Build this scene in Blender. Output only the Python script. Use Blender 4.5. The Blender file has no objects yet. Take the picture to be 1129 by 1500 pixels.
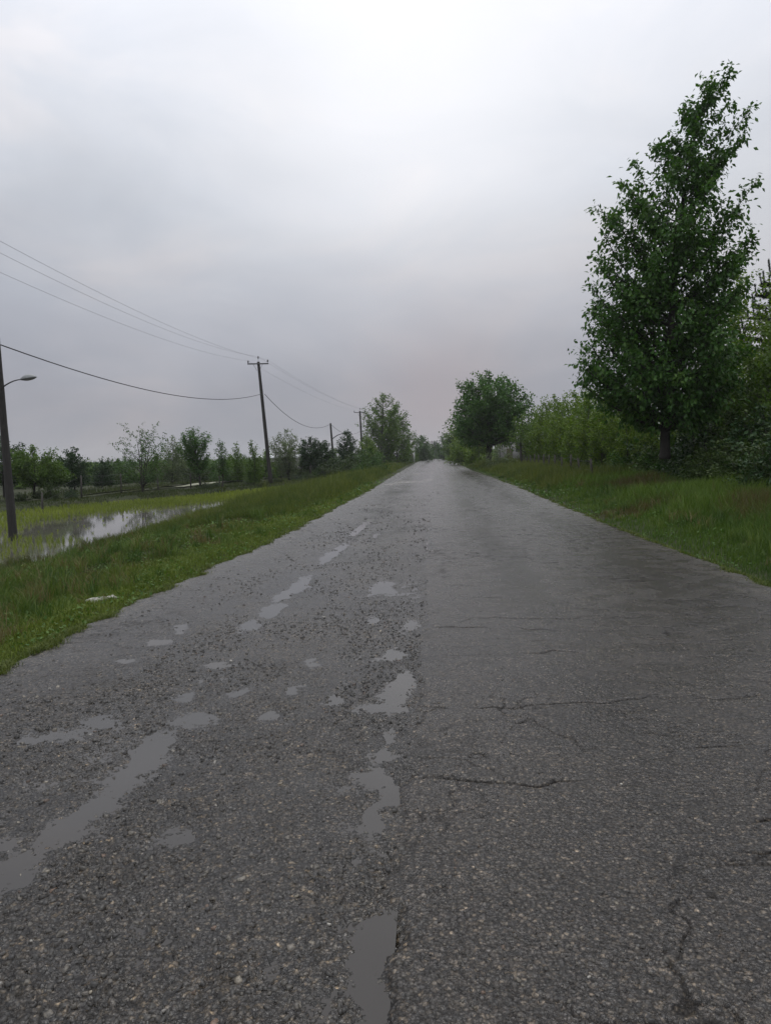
import bpy, math, random
import numpy as np
from mathutils import Vector, Matrix

SC = bpy.context.scene
COL = SC.collection
PI = math.pi
RNG = np.random.default_rng(7)

# ------------------------------------------------------------------ camera
H_CAM = 1.5
F = 1060.0                                   # focal length, photo pixels (1129 x 1500)
YAW, PITCH, ROLL = math.atan(74 / F), math.atan(81.5 / F), math.radians(-1.12)   # hand-held, slightly tilted
cam_d = bpy.data.cameras.new("camera")
cam = bpy.data.objects.new("camera", cam_d)
COL.objects.link(cam)
cam_d.sensor_fit = 'VERTICAL'
cam_d.sensor_height = 36.0
cam_d.lens = F / 1500 * 36.0
cam_d.clip_start, cam_d.clip_end = 0.1, 6000
cam.location = (0, 0, H_CAM)
cam.rotation_euler = (Matrix.Rotation(YAW, 3, 'Z') @ Matrix.Rotation(PI / 2 - PITCH, 3, 'X') @ Matrix.Rotation(ROLL, 3, 'Z')).to_euler()
SC.camera = cam
CR = np.array(cam.rotation_euler.to_matrix())


def ray(px, py):
    d = CR @ np.array([(px - 564.5) / F, (750 - py) / F, -1.0])
    return d / d[1]


def at(px, py, Y):
    """real point at distance Y seen in that direction"""
    d = ray(px, py)
    return np.array([d[0] * Y, Y, H_CAM + d[2] * Y])


def gnd(px, py, z=0.0):
    d = ray(px, py)
    return at(px, py, (z - H_CAM) / d[2])


# ------------------------------------------------------------------ noise
def vnoise(x, y, seed=0):
    x = np.asarray(x, float); y = np.asarray(y, float)
    xi = np.floor(x).astype(np.int64); yi = np.floor(y).astype(np.int64)
    fx = x - xi; fy = y - yi
    fx = fx * fx * (3 - 2 * fx); fy = fy * fy * (3 - 2 * fy)

    def h(a, b):
        n = (a * 374761393 + b * 668265263 + seed * 974634777) & 0xFFFFFFFF
        n = ((n ^ (n >> 13)) * 1274126177) & 0xFFFFFFFF
        n = (n ^ (n >> 16)) & 0xFFFF
        return n / 65535.0
    a = h(xi, yi) * (1 - fx) + h(xi + 1, yi) * fx
    b = h(xi, yi + 1) * (1 - fx) + h(xi + 1, yi + 1) * fx
    return (a * (1 - fy) + b * fy) * 2 - 1


def fbm(x, y, seed=0, octv=4):
    s = 0; a = 1; t = 0
    for o in range(octv):
        s = s + a * vnoise(x * 2 ** o, y * 2 ** o, seed + o * 17); t += a; a *= .5
    return s / t


def sstep(a, b, x):
    t = np.clip((x - a) / (b - a), 0, 1)
    return t * t * (3 - 2 * t)


# ------------------------------------------------------------------ mesh helpers
def tag(o, label=None, cat=None, group=None, kind=None):
    if label: o["label"] = label
    if cat: o["category"] = cat
    if group: o["group"] = group
    if kind: o["kind"] = kind
    return o


def build(name, V, tris=None, quads=None, mat=None, parent=None, smooth=False, col=None, extra=None):
    V = np.asarray(V, np.float32).reshape(-1, 3)
    T = np.zeros((0, 3), np.int32) if tris is None or len(tris) == 0 else np.asarray(tris, np.int32).reshape(-1, 3)
    Q = np.zeros((0, 4), np.int32) if quads is None or len(quads) == 0 else np.asarray(quads, np.int32).reshape(-1, 4)
    me = bpy.data.meshes.new(name)
    me.vertices.add(len(V)); me.vertices.foreach_set("co", V.ravel())
    nl = T.size + Q.size
    me.loops.add(nl); me.loops.foreach_set("vertex_index", np.concatenate([T.ravel(), Q.ravel()]).astype(np.int32))
    npol = len(T) + len(Q)
    me.polygons.add(npol)
    st = np.concatenate([np.arange(len(T)) * 3, T.size + np.arange(len(Q)) * 4]).astype(np.int32)
    me.polygons.foreach_set("loop_start", st)
    if smooth:
        me.polygons.foreach_set("use_smooth", np.ones(npol, bool))
    me.update(calc_edges=True)
    if col is not None:
        c = np.ones((len(V), 4), np.float32); c[:, :3] = col
        at_ = me.color_attributes.new("Col", 'FLOAT_COLOR', 'POINT')
        at_.data.foreach_set("color", c.ravel())
    if extra:
        for k, arr in extra.items():
            a_ = me.attributes.new(k, 'FLOAT', 'POINT')
            a_.data.foreach_set("value", np.asarray(arr, np.float32))
    me.validate()
    o = bpy.data.objects.new(name, me)
    COL.objects.link(o)
    if mat: me.materials.append(mat)
    if parent: o.parent = parent
    return o


class MB:
    """collects shapes for one mesh"""
    def __init__(s): s.V = []; s.T = []; s.Q = []; s.n = 0

    def add(s, V, T=None, Q=None):
        V = np.asarray(V, float).reshape(-1, 3)
        if T is not None and len(T): s.T.append(np.asarray(T).reshape(-1, 3) + s.n)
        if Q is not None and len(Q): s.Q.append(np.asarray(Q).reshape(-1, 4) + s.n)
        s.V.append(V); s.n += len(V); return s

    def tube(s, P, R, n=6, cap=True):
        P = np.asarray(P, float); k = len(P)
        R = np.broadcast_to(np.asarray(R, float), (k,))
        tan = np.gradient(P, axis=0)
        tan /= np.linalg.norm(tan, axis=1)[:, None] + 1e-9
        ref = np.array([0, 0, 1.0]) if abs(tan[:, 2]).mean() < .8 else np.array([1.0, 0, 0])
        a = np.cross(tan, ref); a /= np.linalg.norm(a, axis=1)[:, None] + 1e-9
        b = np.cross(tan, a)
        th = np.arange(n) * 2 * PI / n
        V = P[:, None] + R[:, None, None] * (np.cos(th)[None, :, None] * a[:, None] + np.sin(th)[None, :, None] * b[:, None])
        i = np.arange(k - 1)[:, None] * n; j = np.arange(n)[None]; j2 = (j + 1) % n
        Q = np.stack([i + j, i + j2, i + n + j2, i + n + j], -1).reshape(-1, 4)
        V = V.reshape(-1, 3); T = []
        if cap:
            V = np.vstack([V, P[0], P[-1]])
            c0, c1 = k * n, k * n + 1
            T = [[c0, (q + 1) % n, q] for q in range(n)] + [[c1, (k - 1) * n + q, (k - 1) * n + (q + 1) % n] for q in range(n)]
        return s.add(V, T, Q)

    def box(s, lo, hi, rz=0.0, c=(0, 0, 0)):
        (x0, y0, z0), (x1, y1, z1) = lo, hi
        V = np.array([[x0, y0, z0], [x1, y0, z0], [x1, y1, z0], [x0, y1, z0], [x0, y0, z1], [x1, y0, z1], [x1, y1, z1], [x0, y1, z1]], float)
        cs, sn = math.cos(rz), math.sin(rz)
        V = np.stack([V[:, 0] * cs - V[:, 1] * sn + c[0], V[:, 0] * sn + V[:, 1] * cs + c[1], V[:, 2] + c[2]], 1)
        return s.add(V, None, [[0, 3, 2, 1], [4, 5, 6, 7], [0, 1, 5, 4], [1, 2, 6, 5], [2, 3, 7, 6], [3, 0, 4, 7]])

    def lathe(s, prof, base, n=10):
        prof = np.asarray(prof, float); th = np.arange(n) * 2 * PI / n; k = len(prof)
        V = np.stack([prof[:, None, 0] * np.cos(th), prof[:, None, 0] * np.sin(th), np.repeat(prof[:, 1][:, None], n, 1)], -1).reshape(-1, 3) + np.asarray(base)
        i = np.arange(k - 1)[:, None] * n; j = np.arange(n)[None]; j2 = (j + 1) % n
        return s.add(V, None, np.stack([i + j, i + j2, i + n + j2, i + n + j], -1).reshape(-1, 4))

    def build(s, name, mat, parent=None, smooth=False):
        return build(name, np.vstack(s.V), np.vstack(s.T) if s.T else None, np.vstack(s.Q) if s.Q else None, mat, parent, smooth)


def empty(name, loc):
    o = bpy.data.objects.new(name, None); COL.objects.link(o)
    o.location = loc; o.empty_display_size = .2
    return o


def copy_tree(root, loc, rz, sc, label=None):
    r = root.copy(); COL.objects.link(r)
    r.location = loc; r.rotation_euler = (0, 0, rz); r.scale = sc
    if label: r["label"] = label
    for ch in list(root.children):
        c = ch.copy(); COL.objects.link(c); c.parent = r
        for g in list(ch.children):
            d = g.copy(); COL.objects.link(d); d.parent = c
    return r


# ------------------------------------------------------------------ materials
def new_mat(name):
    m = bpy.data.materials.new(name); m.use_nodes = True
    nt = m.node_tree; nt.nodes.clear()
    out = nt.nodes.new("ShaderNodeOutputMaterial")
    return m, nt, out


def N(nt, t, **kw):
    n = nt.nodes.new(t)
    for k, v in kw.items():
        if k.startswith("i_"):
            n.inputs[k[2:].replace("_", " ")].default_value = v
        else:
            setattr(n, k, v)
    return n


def ramp(nt, pts, interp='LINEAR'):
    r = nt.nodes.new("ShaderNodeValToRGB"); e = r.color_ramp.elements
    r.color_ramp.interpolation = interp
    while len(e) > 1: e.remove(e[-1])
    e[0].position = pts[0][0]; e[0].color = (*pts[0][1], 1)
    for p, c in pts[1:]:
        q = e.new(p); q.color = (*c, 1)
    return r


def mathn(nt, op, a, b=None, c=None):
    n = nt.nodes.new("ShaderNodeMath"); n.operation = op
    for i, v in enumerate((a, b, c)):
        if v is None: continue
        if isinstance(v, (int, float)): n.inputs[i].default_value = v
        else: nt.links.new(v, n.inputs[i])
    return n.outputs[0]


def mixc(nt, fac, a, b, mode='MIX'):
    n = nt.nodes.new("ShaderNodeMix"); n.data_type = 'RGBA'; n.blend_type = mode
    for s, v in ((n.inputs[0], fac), (n.inputs[6], a), (n.inputs[7], b)):
        if isinstance(v, (int, float)): s.default_value = v
        elif isinstance(v, tuple): s.default_value = (*v, 1)
        else: nt.links.new(v, s)
    return n.outputs[2]


def leaf_mat(name, dark, mid, light, transl=.28, rough=.45, nscale=1.2, spec=.16):
    m, nt, out = new_mat(name); L = nt.links.new
    geo = N(nt, "ShaderNodeNewGeometry")
    tc = N(nt, "ShaderNodeTexCoord")
    nz = N(nt, "ShaderNodeTexNoise", i_Scale=nscale, i_Detail=2.0)
    L(tc.outputs["Object"], nz.inputs["Vector"])
    f = mathn(nt, 'ADD', mathn(nt, 'MULTIPLY', geo.outputs["Random Per Island"], .55), mathn(nt, 'MULTIPLY_ADD', nz.outputs[0], 1.1, -.32))
    r = ramp(nt, [(0.05, dark), (.5, mid), (.95, light)])
    L(f, r.inputs[0])
    p = N(nt, "ShaderNodeBsdfPrincipled", i_Roughness=rough)
    p.inputs["Specular IOR Level"].default_value = spec
    L(r.outputs[0], p.inputs["Base Color"])
    t = N(nt, "ShaderNodeBsdfTranslucent")
    L(mixc(nt, 1.0, r.outputs[0], (1.15, 1.25, .55), 'MULTIPLY'), t.inputs["Color"])
    mx = N(nt, "ShaderNodeMixShader"); mx.inputs[0].default_value = transl
    L(p.outputs[0], mx.inputs[1]); L(t.outputs[0], mx.inputs[2]); L(mx.outputs[0], out.inputs[0])
    return m


def solid_mat(name, c1, c2, rough=.7, scale=4.0, stretch=(1, 1, 1), bump=0.0, metal=0.0, detail=6.0):
    m, nt, out = new_mat(name); L = nt.links.new
    tc = N(nt, "ShaderNodeTexCoord"); mp = N(nt, "ShaderNodeMapping"); mp.inputs["Scale"].default_value = stretch
    nz = N(nt, "ShaderNodeTexNoise", i_Scale=scale, i_Detail=detail)
    L(tc.outputs["Object"], mp.inputs[0]); L(mp.outputs[0], nz.inputs["Vector"])
    r = ramp(nt, [(.3, c1), (.7, c2)]); L(nz.outputs[0], r.inputs[0])
    p = N(nt, "ShaderNodeBsdfPrincipled", i_Roughness=rough, i_Metallic=metal)
    L(r.outputs[0], p.inputs["Base Color"])
    if bump:
        b = N(nt, "ShaderNodeBump", i_Strength=bump, i_Distance=.02)
        L(nz.outputs[0], b.inputs["Height"]); L(b.outputs[0], p.inputs["Normal"])
    L(p.outputs[0], out.inputs[0])
    return m


def water_mat(name, c, rough, wav, scale):
    m, nt, out = new_mat(name); L = nt.links.new
    geo = N(nt, "ShaderNodeNewGeometry")
    nz = N(nt, "ShaderNodeTexNoise", i_Scale=scale, i_Detail=2.0); L(geo.outputs["Position"], nz.inputs["Vector"])
    n2 = N(nt, "ShaderNodeTexNoise", i_Scale=.7, i_Detail=3.0); L(geo.outputs["Position"], n2.inputs["Vector"])
    r = ramp(nt, [(.3, tuple(x * .75 for x in c)), (.7, tuple(x * 1.2 for x in c))]); L(n2.outputs[0], r.inputs[0])
    p = N(nt, "ShaderNodeBsdfPrincipled", i_Roughness=rough, i_IOR=1.33)
    b = N(nt, "ShaderNodeBump", i_Strength=wav, i_Distance=.01)
    L(nz.outputs[0], b.inputs["Height"]); L(b.outputs[0], p.inputs["Normal"])
    L(r.outputs[0], p.inputs["Base Color"]); L(p.outputs[0], out.inputs[0])
    return m


def asphalt_mat():
    m, nt, out = new_mat("asphalt"); L = nt.links.new
    geo = N(nt, "ShaderNodeNewGeometry"); P = geo.outputs["Position"]
    at_ = N(nt, "ShaderNodeAttribute", attribute_name="Col")
    wt = N(nt, "ShaderNodeAttribute", attribute_name="wetness")
    # warp so that the aggregate is not round
    wz = N(nt, "ShaderNodeTexNoise", i_Scale=60.0, i_Detail=2.0); L(P, wz.inputs["Vector"])
    va = N(nt, "ShaderNodeVectorMath", operation='MULTIPLY_ADD')
    L(wz.outputs["Color"], va.inputs[0]); va.inputs[1].default_value = (.018,) * 3; L(P, va.inputs[2])
    v1 = N(nt, "ShaderNodeTexVoronoi", i_Scale=78.0); L(va.outputs[0], v1.inputs["Vector"])
    v2 = N(nt, "ShaderNodeTexVoronoi", i_Scale=200.0); L(va.outputs[0], v2.inputs["Vector"])
    s1 = N(nt, "ShaderNodeSeparateColor"); L(v1.outputs["Color"], s1.inputs[0])
    s2 = N(nt, "ShaderNodeSeparateColor"); L(v2.outputs["Color"], s2.inputs[0])
    r1 = ramp(nt, [(0, (.55, .55, .56)), (.45, (.85, .84, .82)), (.8, (1.35, 1.3, 1.2)), (.93, (2.1, 2.0, 1.75)), (1, (4.4, 4.1, 3.5))])
    L(s1.outputs[0], r1.inputs[0])
    r2 = ramp(nt, [(0, (.6, .6, .6)), (.7, (1.05, 1.04, 1.02)), (1, (1.9, 1.85, 1.75))]); L(s2.outputs[1], r2.inputs[0])
    c = mixc(nt, 1.0, at_.outputs["Color"], r1.outputs[0], 'MULTIPLY')
    c = mixc(nt, .8, c, r2.outputs[0], 'MULTIPLY')
    rd = ramp(nt, [(.22, (1.15,) * 3), (.55, (.5,) * 3)]); L(v1.outputs["Distance"], rd.inputs[0])
    c = mixc(nt, .8, c, rd.outputs[0], 'MULTIPLY')
    big = N(nt, "ShaderNodeTexNoise", i_Scale=1.6, i_Detail=7.0, i_Roughness=.65); L(P, big.inputs["Vector"])
    rb = ramp(nt, [(.3, (.72, .72, .73)), (.7, (1.2, 1.18, 1.15))]); L(big.outputs[0], rb.inputs[0])
    c = mixc(nt, 1.0, c, rb.outputs[0], 'MULTIPLY')
    p = N(nt, "ShaderNodeBsdfPrincipled")
    L(c, p.inputs["Base Color"])
    wet = N(nt, "ShaderNodeTexNoise", i_Scale=3.5, i_Detail=6.0); L(P, wet.inputs["Vector"])
    rr = ramp(nt, [(.3, (.15,) * 3), (.7, (.42,) * 3)]); L(wet.outputs[0], rr.inputs[0])
    L(mixc(nt, wt.outputs["Fac"], rr.outputs[0], (.10, .10, .10)), p.inputs["Roughness"])
    vd = N(nt, "ShaderNodeAttribute", attribute_name="void")
    gp = N(nt, "ShaderNodeMapRange"); L(v1.outputs["Distance"], gp.inputs[0])
    for k_, v_ in zip((1, 2, 3, 4), (.25, .6, .62, .30)): gp.inputs[k_].default_value = v_
    L(mathn(nt, 'MULTIPLY', gp.outputs[0], mathn(nt, 'SUBTRACT', 1.0, vd.outputs["Fac"])), p.inputs["Specular IOR Level"])
    hgt = mathn(nt, 'ADD', mathn(nt, 'MULTIPLY', v1.outputs["Distance"], -.55), mathn(nt, 'MULTIPLY', v2.outputs["Distance"], -.4))
    hgt = mathn(nt, 'ADD', hgt, mathn(nt, 'MULTIPLY', s1.outputs[1], .5))
    b = N(nt, "ShaderNodeBump", i_Strength=.6, i_Distance=.006)
    L(hgt, b.inputs["Height"]); L(b.outputs[0], p.inputs["Normal"])
    L(p.outputs[0], out.inputs[0])
    return m


def attr_mat(name, rough=.45, spec=.5, bump=True):
    m, nt, out = new_mat(name); L = nt.links.new
    a = N(nt, "ShaderNodeAttribute", attribute_name="Col")
    geo = N(nt, "ShaderNodeNewGeometry")
    nz = N(nt, "ShaderNodeTexNoise", i_Scale=110.0, i_Detail=5.0); L(geo.outputs["Position"], nz.inputs["Vector"])
    r = ramp(nt, [(.35, (.5,) * 3), (.65, (1.4,) * 3)]); L(nz.outputs[0], r.inputs[0])
    p = N(nt, "ShaderNodeBsdfPrincipled", i_Roughness=rough)
    p.inputs["Specular IOR Level"].default_value = spec
    L(mixc(nt, 1.0, a.outputs["Color"], r.outputs[0], 'MULTIPLY'), p.inputs["Base Color"])
    if bump:
        b = N(nt, "ShaderNodeBump", i_Strength=.5, i_Distance=.004)
        L(nz.outputs[0], b.inputs["Height"]); L(b.outputs[0], p.inputs["Normal"])
    L(p.outputs[0], out.inputs[0])
    return m


def grass_mat(name):
    """blade colour comes with each blade (its own species / dryness)"""
    m, nt, out = new_mat(name); L = nt.links.new
    a = N(nt, "ShaderNodeAttribute", attribute_name="Col")
    p = N(nt, "ShaderNodeBsdfPrincipled", i_Roughness=.55)
    p.inputs["Specular IOR Level"].default_value = .25
    L(a.outputs["Color"], p.inputs["Base Color"])
    t = N(nt, "ShaderNodeBsdfTranslucent")
    L(mixc(nt, 1.0, a.outputs["Color"], (1.1, 1.15, .6), 'MULTIPLY'), t.inputs["Color"])
    mx = N(nt, "ShaderNodeMixShader"); mx.inputs[0].default_value = .25
    L(p.outputs[0], mx.inputs[1]); L(t.outputs[0], mx.inputs[2]); L(mx.outputs[0], out.inputs[0])
    return m


def ground_mat():
    m, nt, out = new_mat("soil"); L = nt.links.new
    geo = N(nt, "ShaderNodeNewGeometry"); P = geo.outputs["Position"]
    n1 = N(nt, "ShaderNodeTexNoise", i_Scale=.5, i_Detail=8.0); L(P, n1.inputs["Vector"])
    n2 = N(nt, "ShaderNodeTexNoise", i_Scale=14.0, i_Detail=6.0); L(P, n2.inputs["Vector"])
    r1 = ramp(nt, [(.35, (.020, .026, .008)), (.55, (.026, .032, .011)), (.75, (.036, .032, .016))]); L(n1.outputs[0], r1.inputs[0])
    r2 = ramp(nt, [(.3, (.6,) * 3), (.7, (1.3,) * 3)]); L(n2.outputs[0], r2.inputs[0])
    p = N(nt, "ShaderNodeBsdfPrincipled", i_Roughness=.85)
    p.inputs["Specular IOR Level"].default_value = .2
    L(mixc(nt, 1.0, r1.outputs[0], r2.outputs[0], 'MULTIPLY'), p.inputs["Base Color"])
    b = N(nt, "ShaderNodeBump", i_Strength=.8, i_Distance=.05); L(n2.outputs[0], b.inputs["Height"]); L(b.outputs[0], p.inputs["Normal"])
    L(p.outputs[0], out.inputs[0])
    return m


M = {}
M['asphalt'] = asphalt_mat()
M['gravel'] = attr_mat("gravel", .42, .5)
M['stone'] = solid_mat("pale stone", (.30, .29, .26), (.45, .44, .40), .8, 14, bump=.5)
M['soil'] = ground_mat()
M['grass'] = grass_mat("grass blades")
M['puddle'] = water_mat("muddy puddle water", (.050, .046, .043), .05, .05, 18)
M['paddy'] = water_mat("paddy water", (.10, .095, .08), .035, .05, 8)
M['wood'] = solid_mat("weathered pole wood", (.014, .013, .012), (.038, .034, .030), .85, 9, (6, 6, .35), .6)
M['iron'] = solid_mat("dark galvanised iron", (.05, .05, .052), (.09, .09, .092), .5, 8, metal=.6)
M['lamp'] = solid_mat("grey lamp housing", (.20, .21, .21), (.28, .29, .29), .45, 5)
M['lens'] = solid_mat("dull lamp lens", (.10, .105, .10), (.14, .145, .14), .25, 5)
M['porcelain'] = solid_mat("dark porcelain", (.03, .025, .022), (.05, .04, .035), .25, 5)
M['wire'] = solid_mat("black cable", (.02, .02, .021), (.03, .03, .031), .6, 5)
M['alu'] = solid_mat("dull aluminium wire", (.22, .22, .23), (.27, .27, .28), .55, 5)
M['post'] = solid_mat("old fence wood", (.03, .027, .024), (.07, .063, .055), .9, 12, (4, 4, .6), .5)
M['plaster'] = solid_mat("grey plaster", (.22, .22, .21), (.32, .31, .30), .85, 2.5, bump=.2)
M['white'] = solid_mat("stained whitewash", (.45, .45, .43), (.62, .62, .60), .8, 2.5, bump=.2)
M['tin'] = solid_mat("pale tin roof", (.38, .39, .40), (.50, .51, .52), .5, 3, (1, 8, 1))
M['door'] = solid_mat("brown door", (.05, .035, .025), (.08, .055, .04), .7, 5)
M['track'] = solid_mat("pale grassy track", (.15, .16, .10), (.25, .25, .18), .9, 1.5, bump=.4)
M['bark'] = solid_mat("dark bark", (.016, .014, .012), (.040, .035, .029), .9, 10, (5, 5, .8), .7)
M['barkpale'] = solid_mat("grey bark", (.045, .043, .036), (.085, .08, .068), .85, 10, (5, 5, .8), .6)
M['cloth'] = solid_mat("dark clothing", (.012, .013, .016), (.02, .021, .025), .9, 30)
M['hair'] = solid_mat("black hair", (.008, .007, .006), (.013, .011, .01), .6, 60)
M['elm'] = leaf_mat("elm leaves", (.028, .074, .015), (.050, .122, .024), (.094, .172, .036), .3, spec=.2)
M['poplar'] = leaf_mat("poplar leaves", (.056, .104, .012), (.100, .165, .022), (.165, .22, .04), .38)
M['broad'] = leaf_mat("broad leaves", (.026, .066, .012), (.046, .104, .02), (.082, .145, .03), .28)
M['fresh'] = leaf_mat("fresh leaves", (.044, .090, .016), (.078, .138, .024), (.125, .19, .038), .34)
M['silver'] = leaf_mat("silvery leaves", (.075, .105, .055), (.115, .15, .08), (.17, .205, .12), .3)
M['deep'] = leaf_mat("deep green leaves", (.014, .038, .013), (.024, .056, .018), (.042, .08, .026), .2)
M['under'] = leaf_mat("undergrowth leaves", (.022, .046, .011), (.038, .066, .016), (.066, .092, .026), .25)
M['needle'] = leaf_mat("pine needles", (.010, .022, .010), (.016, .030, .014), (.026, .04, .018), .05)

# ------------------------------------------------------------------ land
_l = sorted([tuple(gnd(*q)[:2]) for q in ((0, 975), (100, 927), (200, 880), (300, 834), (400, 790), (462, 758), (536, 720), (580, 694), (612, 676))], key=lambda q: q[1])
_q = sorted([tuple(gnd(*q)[:2]) for q in ((1129, 855), (1020, 815), (950, 790), (858, 753), (754, 711), (692, 689), (660, 675))], key=lambda q: q[1])
Y_L = [-40] + [q[1] for q in _l] + [318, 450, 700]; X_L = [_l[0][0]] + [q[0] for q in _l] + [-3.4, -12, -45]
Y_R = [-40] + [q[1] for q in _q] + [318, 450, 700]; X_R = [_q[0][0]] + [q[0] for q in _q] + [2.4, -5.5, -38]
Ledge = lambda Y: np.interp(Y, Y_L, X_L) + .05 * vnoise(np.asarray(Y) * 1.3, 0 * np.asarray(Y), 3) + .035 * vnoise(np.asarray(Y) * 5.1, 0 * np.asarray(Y), 4) + .022 * vnoise(np.asarray(Y) * 17, 0 * np.asarray(Y), 8)
Redge = lambda Y: np.interp(Y, Y_R, X_R) + .05 * vnoise(np.asarray(Y) * 1.1, 0 * np.asarray(Y), 5) + .035 * vnoise(np.asarray(Y) * 4.7, 0 * np.asarray(Y), 6) + .022 * vnoise(np.asarray(Y) * 16, 0 * np.asarray(Y), 9)
Z_WATER = -1.1
PADDY_R = -9.9
Bund = lambda Y: np.interp(Y, [-60, 0, 38, 52, 64, 78, 90, 2000], [-38, -35, -23, -17.2, -14.4, -9.9, -8, -8])


def terr(X, Y):
    X = np.asarray(X, float); Y = np.asarray(Y, float)
    l = np.interp(Y, Y_L, X_L); r = np.interp(Y, Y_R, X_R)
    t = l - X
    zl = np.interp(t, [-.6, -.05, .4, 2.5, 6.0, 6.7, 7.2, 30], [-.15, -.06, -.02, -.22, -.86, -.99, -1.45, -1.45])
    far = np.interp(t, [0, 2.5, 7, 20, 60, 300], [-.02, -.18, -.72, -.85, -.85, -.5])
    k = sstep(72, 95, Y)
    zl = np.where(t > .4, zl * (1 - k) + far * k, zl)
    s = Bund(Y) - X
    zb = np.interp(s, [-.5, 0, .5, 1.4, 3.5, 80, 300], [-1.45, -1.22, -.94, -.82, -.88, -.85, -.5])
    z = np.where(t > 4, np.maximum(zl, zb), zl)
    tr = X - r
    zr = np.interp(tr, [-.6, -.05, .4, 3.8, 30, 300], [-.15, -.06, -.02, .36, .4, .3])
    z = np.where(X > (l + r) / 2, zr, z)
    amp = np.clip(np.minimum(np.abs(t), np.abs(tr)) - .5, 0, 1) * np.where((t > 0) | (tr > 0), 1, 0)
    z = z + amp * (.05 * fbm(X * .7, Y * .7, 21, 3))
    return z


def grid_mesh(xs, ys, zf, name, mat):
    Xg, Yg = np.meshgrid(xs, ys)
    Zg = zf(Xg, Yg)
    nx = len(xs); ny = len(ys)
    i = np.arange(ny - 1)[:, None] * nx + np.arange(nx - 1)[None]
    Q = np.stack([i, i + 1, i + nx + 1, i + nx], -1).reshape(-1, 4)
    return build(name, np.stack([Xg, Yg, Zg], -1), None, Q, mat, smooth=True)


gx = np.concatenate([np.linspace(-950, -60, 24)[:-1], np.arange(-60, -26, 1.), np.arange(-26, 14, .25), np.arange(14, 60, 1.), np.linspace(60, 950, 24)])
gy = np.concatenate([np.arange(-60, 0, 2.), np.arange(0, 90, .35), np.arange(90, 160, 1.), np.arange(160, 420, 5.), np.linspace(420, 1200, 16)])
tag(grid_mesh(gx, gy, terr, "ground", M['soil']), kind='structure')

# ------------------------------------------------------------------ road surface
SEAM = -.115
PUDDLE = []      # (x, y, rx, ry, depth)


def pud(px, py, rx, ry, d=.022, rot=0.):
    p = gnd(px, py); PUDDLE.append((p[0], p[1], rx, ry, d, rot))


# along the seam
pud(580, 1330, .035, .05, .022); pud(530, 1343, .05, .04, .021); pud(572, 1358, .05, .045, .022); pud(545, 1366, .06, .05, .021); pud(570, 1385, .05, .05, .022); pud(545, 1402, .05, .035, .02); pud(527, 1412, .035, .04, .019)
pud(548, 1425, .04, .04, .019); pud(568, 1445, .045, .05, .022); pud(545, 1462, .06, .05, .021); pud(565, 1480, .045, .05, .021); pud(540, 1505, .06, .06, .021)
pud(530, 1135, .07, .06, .018); pud(552, 1138, .07, .07, .02); pud(566, 1160, .05, .12, .02); pud(552, 1192, .04, .09, .019)
pud(556, 1102, .05, .09, .019); pud(575, 1075, .03, .12, .018)
pud(582, 1010, .075, .2, .021); pud(555, 1032, .14, .09, .02); pud(590, 990, .05, .15, .02); pud(575, 955, .05, .16, .0165); pud(598, 915, .06, .2, .0165); pud(545, 905, .07, .2, .016)
# left wheel track
for y_, x_ in ((2.55, -1.63), (2.75, -1.56), (2.95, -1.5), (3.2, -1.5), (3.45, -1.5), (3.65, -1.5)):
    PUDDLE.append((x_, y_, .09, .17, .0165, 0))
PUDDLE.append((-1.95, 4.0, .09, .10, .012, 0))
pud(318, 970, .055, .08, .017); pud(270, 1018, .05, .07, .015); pud(460, 968, .05, .15, .0155); pud(485, 1025, .05, .08, .0155); pud(395, 1045, .05, .08, .0145)
pud(228, 938, .11, .14, .0175); pud(180, 965, .10, .11, .017); pud(265, 918, .09, .2, .0165); pud(365, 915, .09, .28, .018); pud(395, 893, .09, .45, .0175); pud(415, 870, .08, .4, .018)
pud(560, 857, .10, .34, .023); pud(480, 815, .10, .7, .019); pud(500, 800, .08, .8, .018); pud(525, 775, .09, 1.4, .019); pud(538, 764, .08, 1.0, .019)
pud(550, 783, .10, .6, .017); pud(440, 855, .1, .5, .018); pud(345, 1015, .05, .1, .016); pud(430, 1005, .05, .1, .016)
pud(637, 715, .09, .9, .03); GLINT = [gnd(598, 706), gnd(572, 709), gnd(625, 703), gnd(610, 694)]
pud(630, 795, .06, 1.3, .02); pud(632, 775, .05, 1.2, .02)
pud(290, 1050, .12, .12, .016); pud(145, 1050, .10, .08, .015); pud(265, 1225, .05, .06, .016); pud(60, 1075, .15, .1, .014)
PUD = np.array(PUDDLE)
WL = -.0188      # puddle water level


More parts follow.
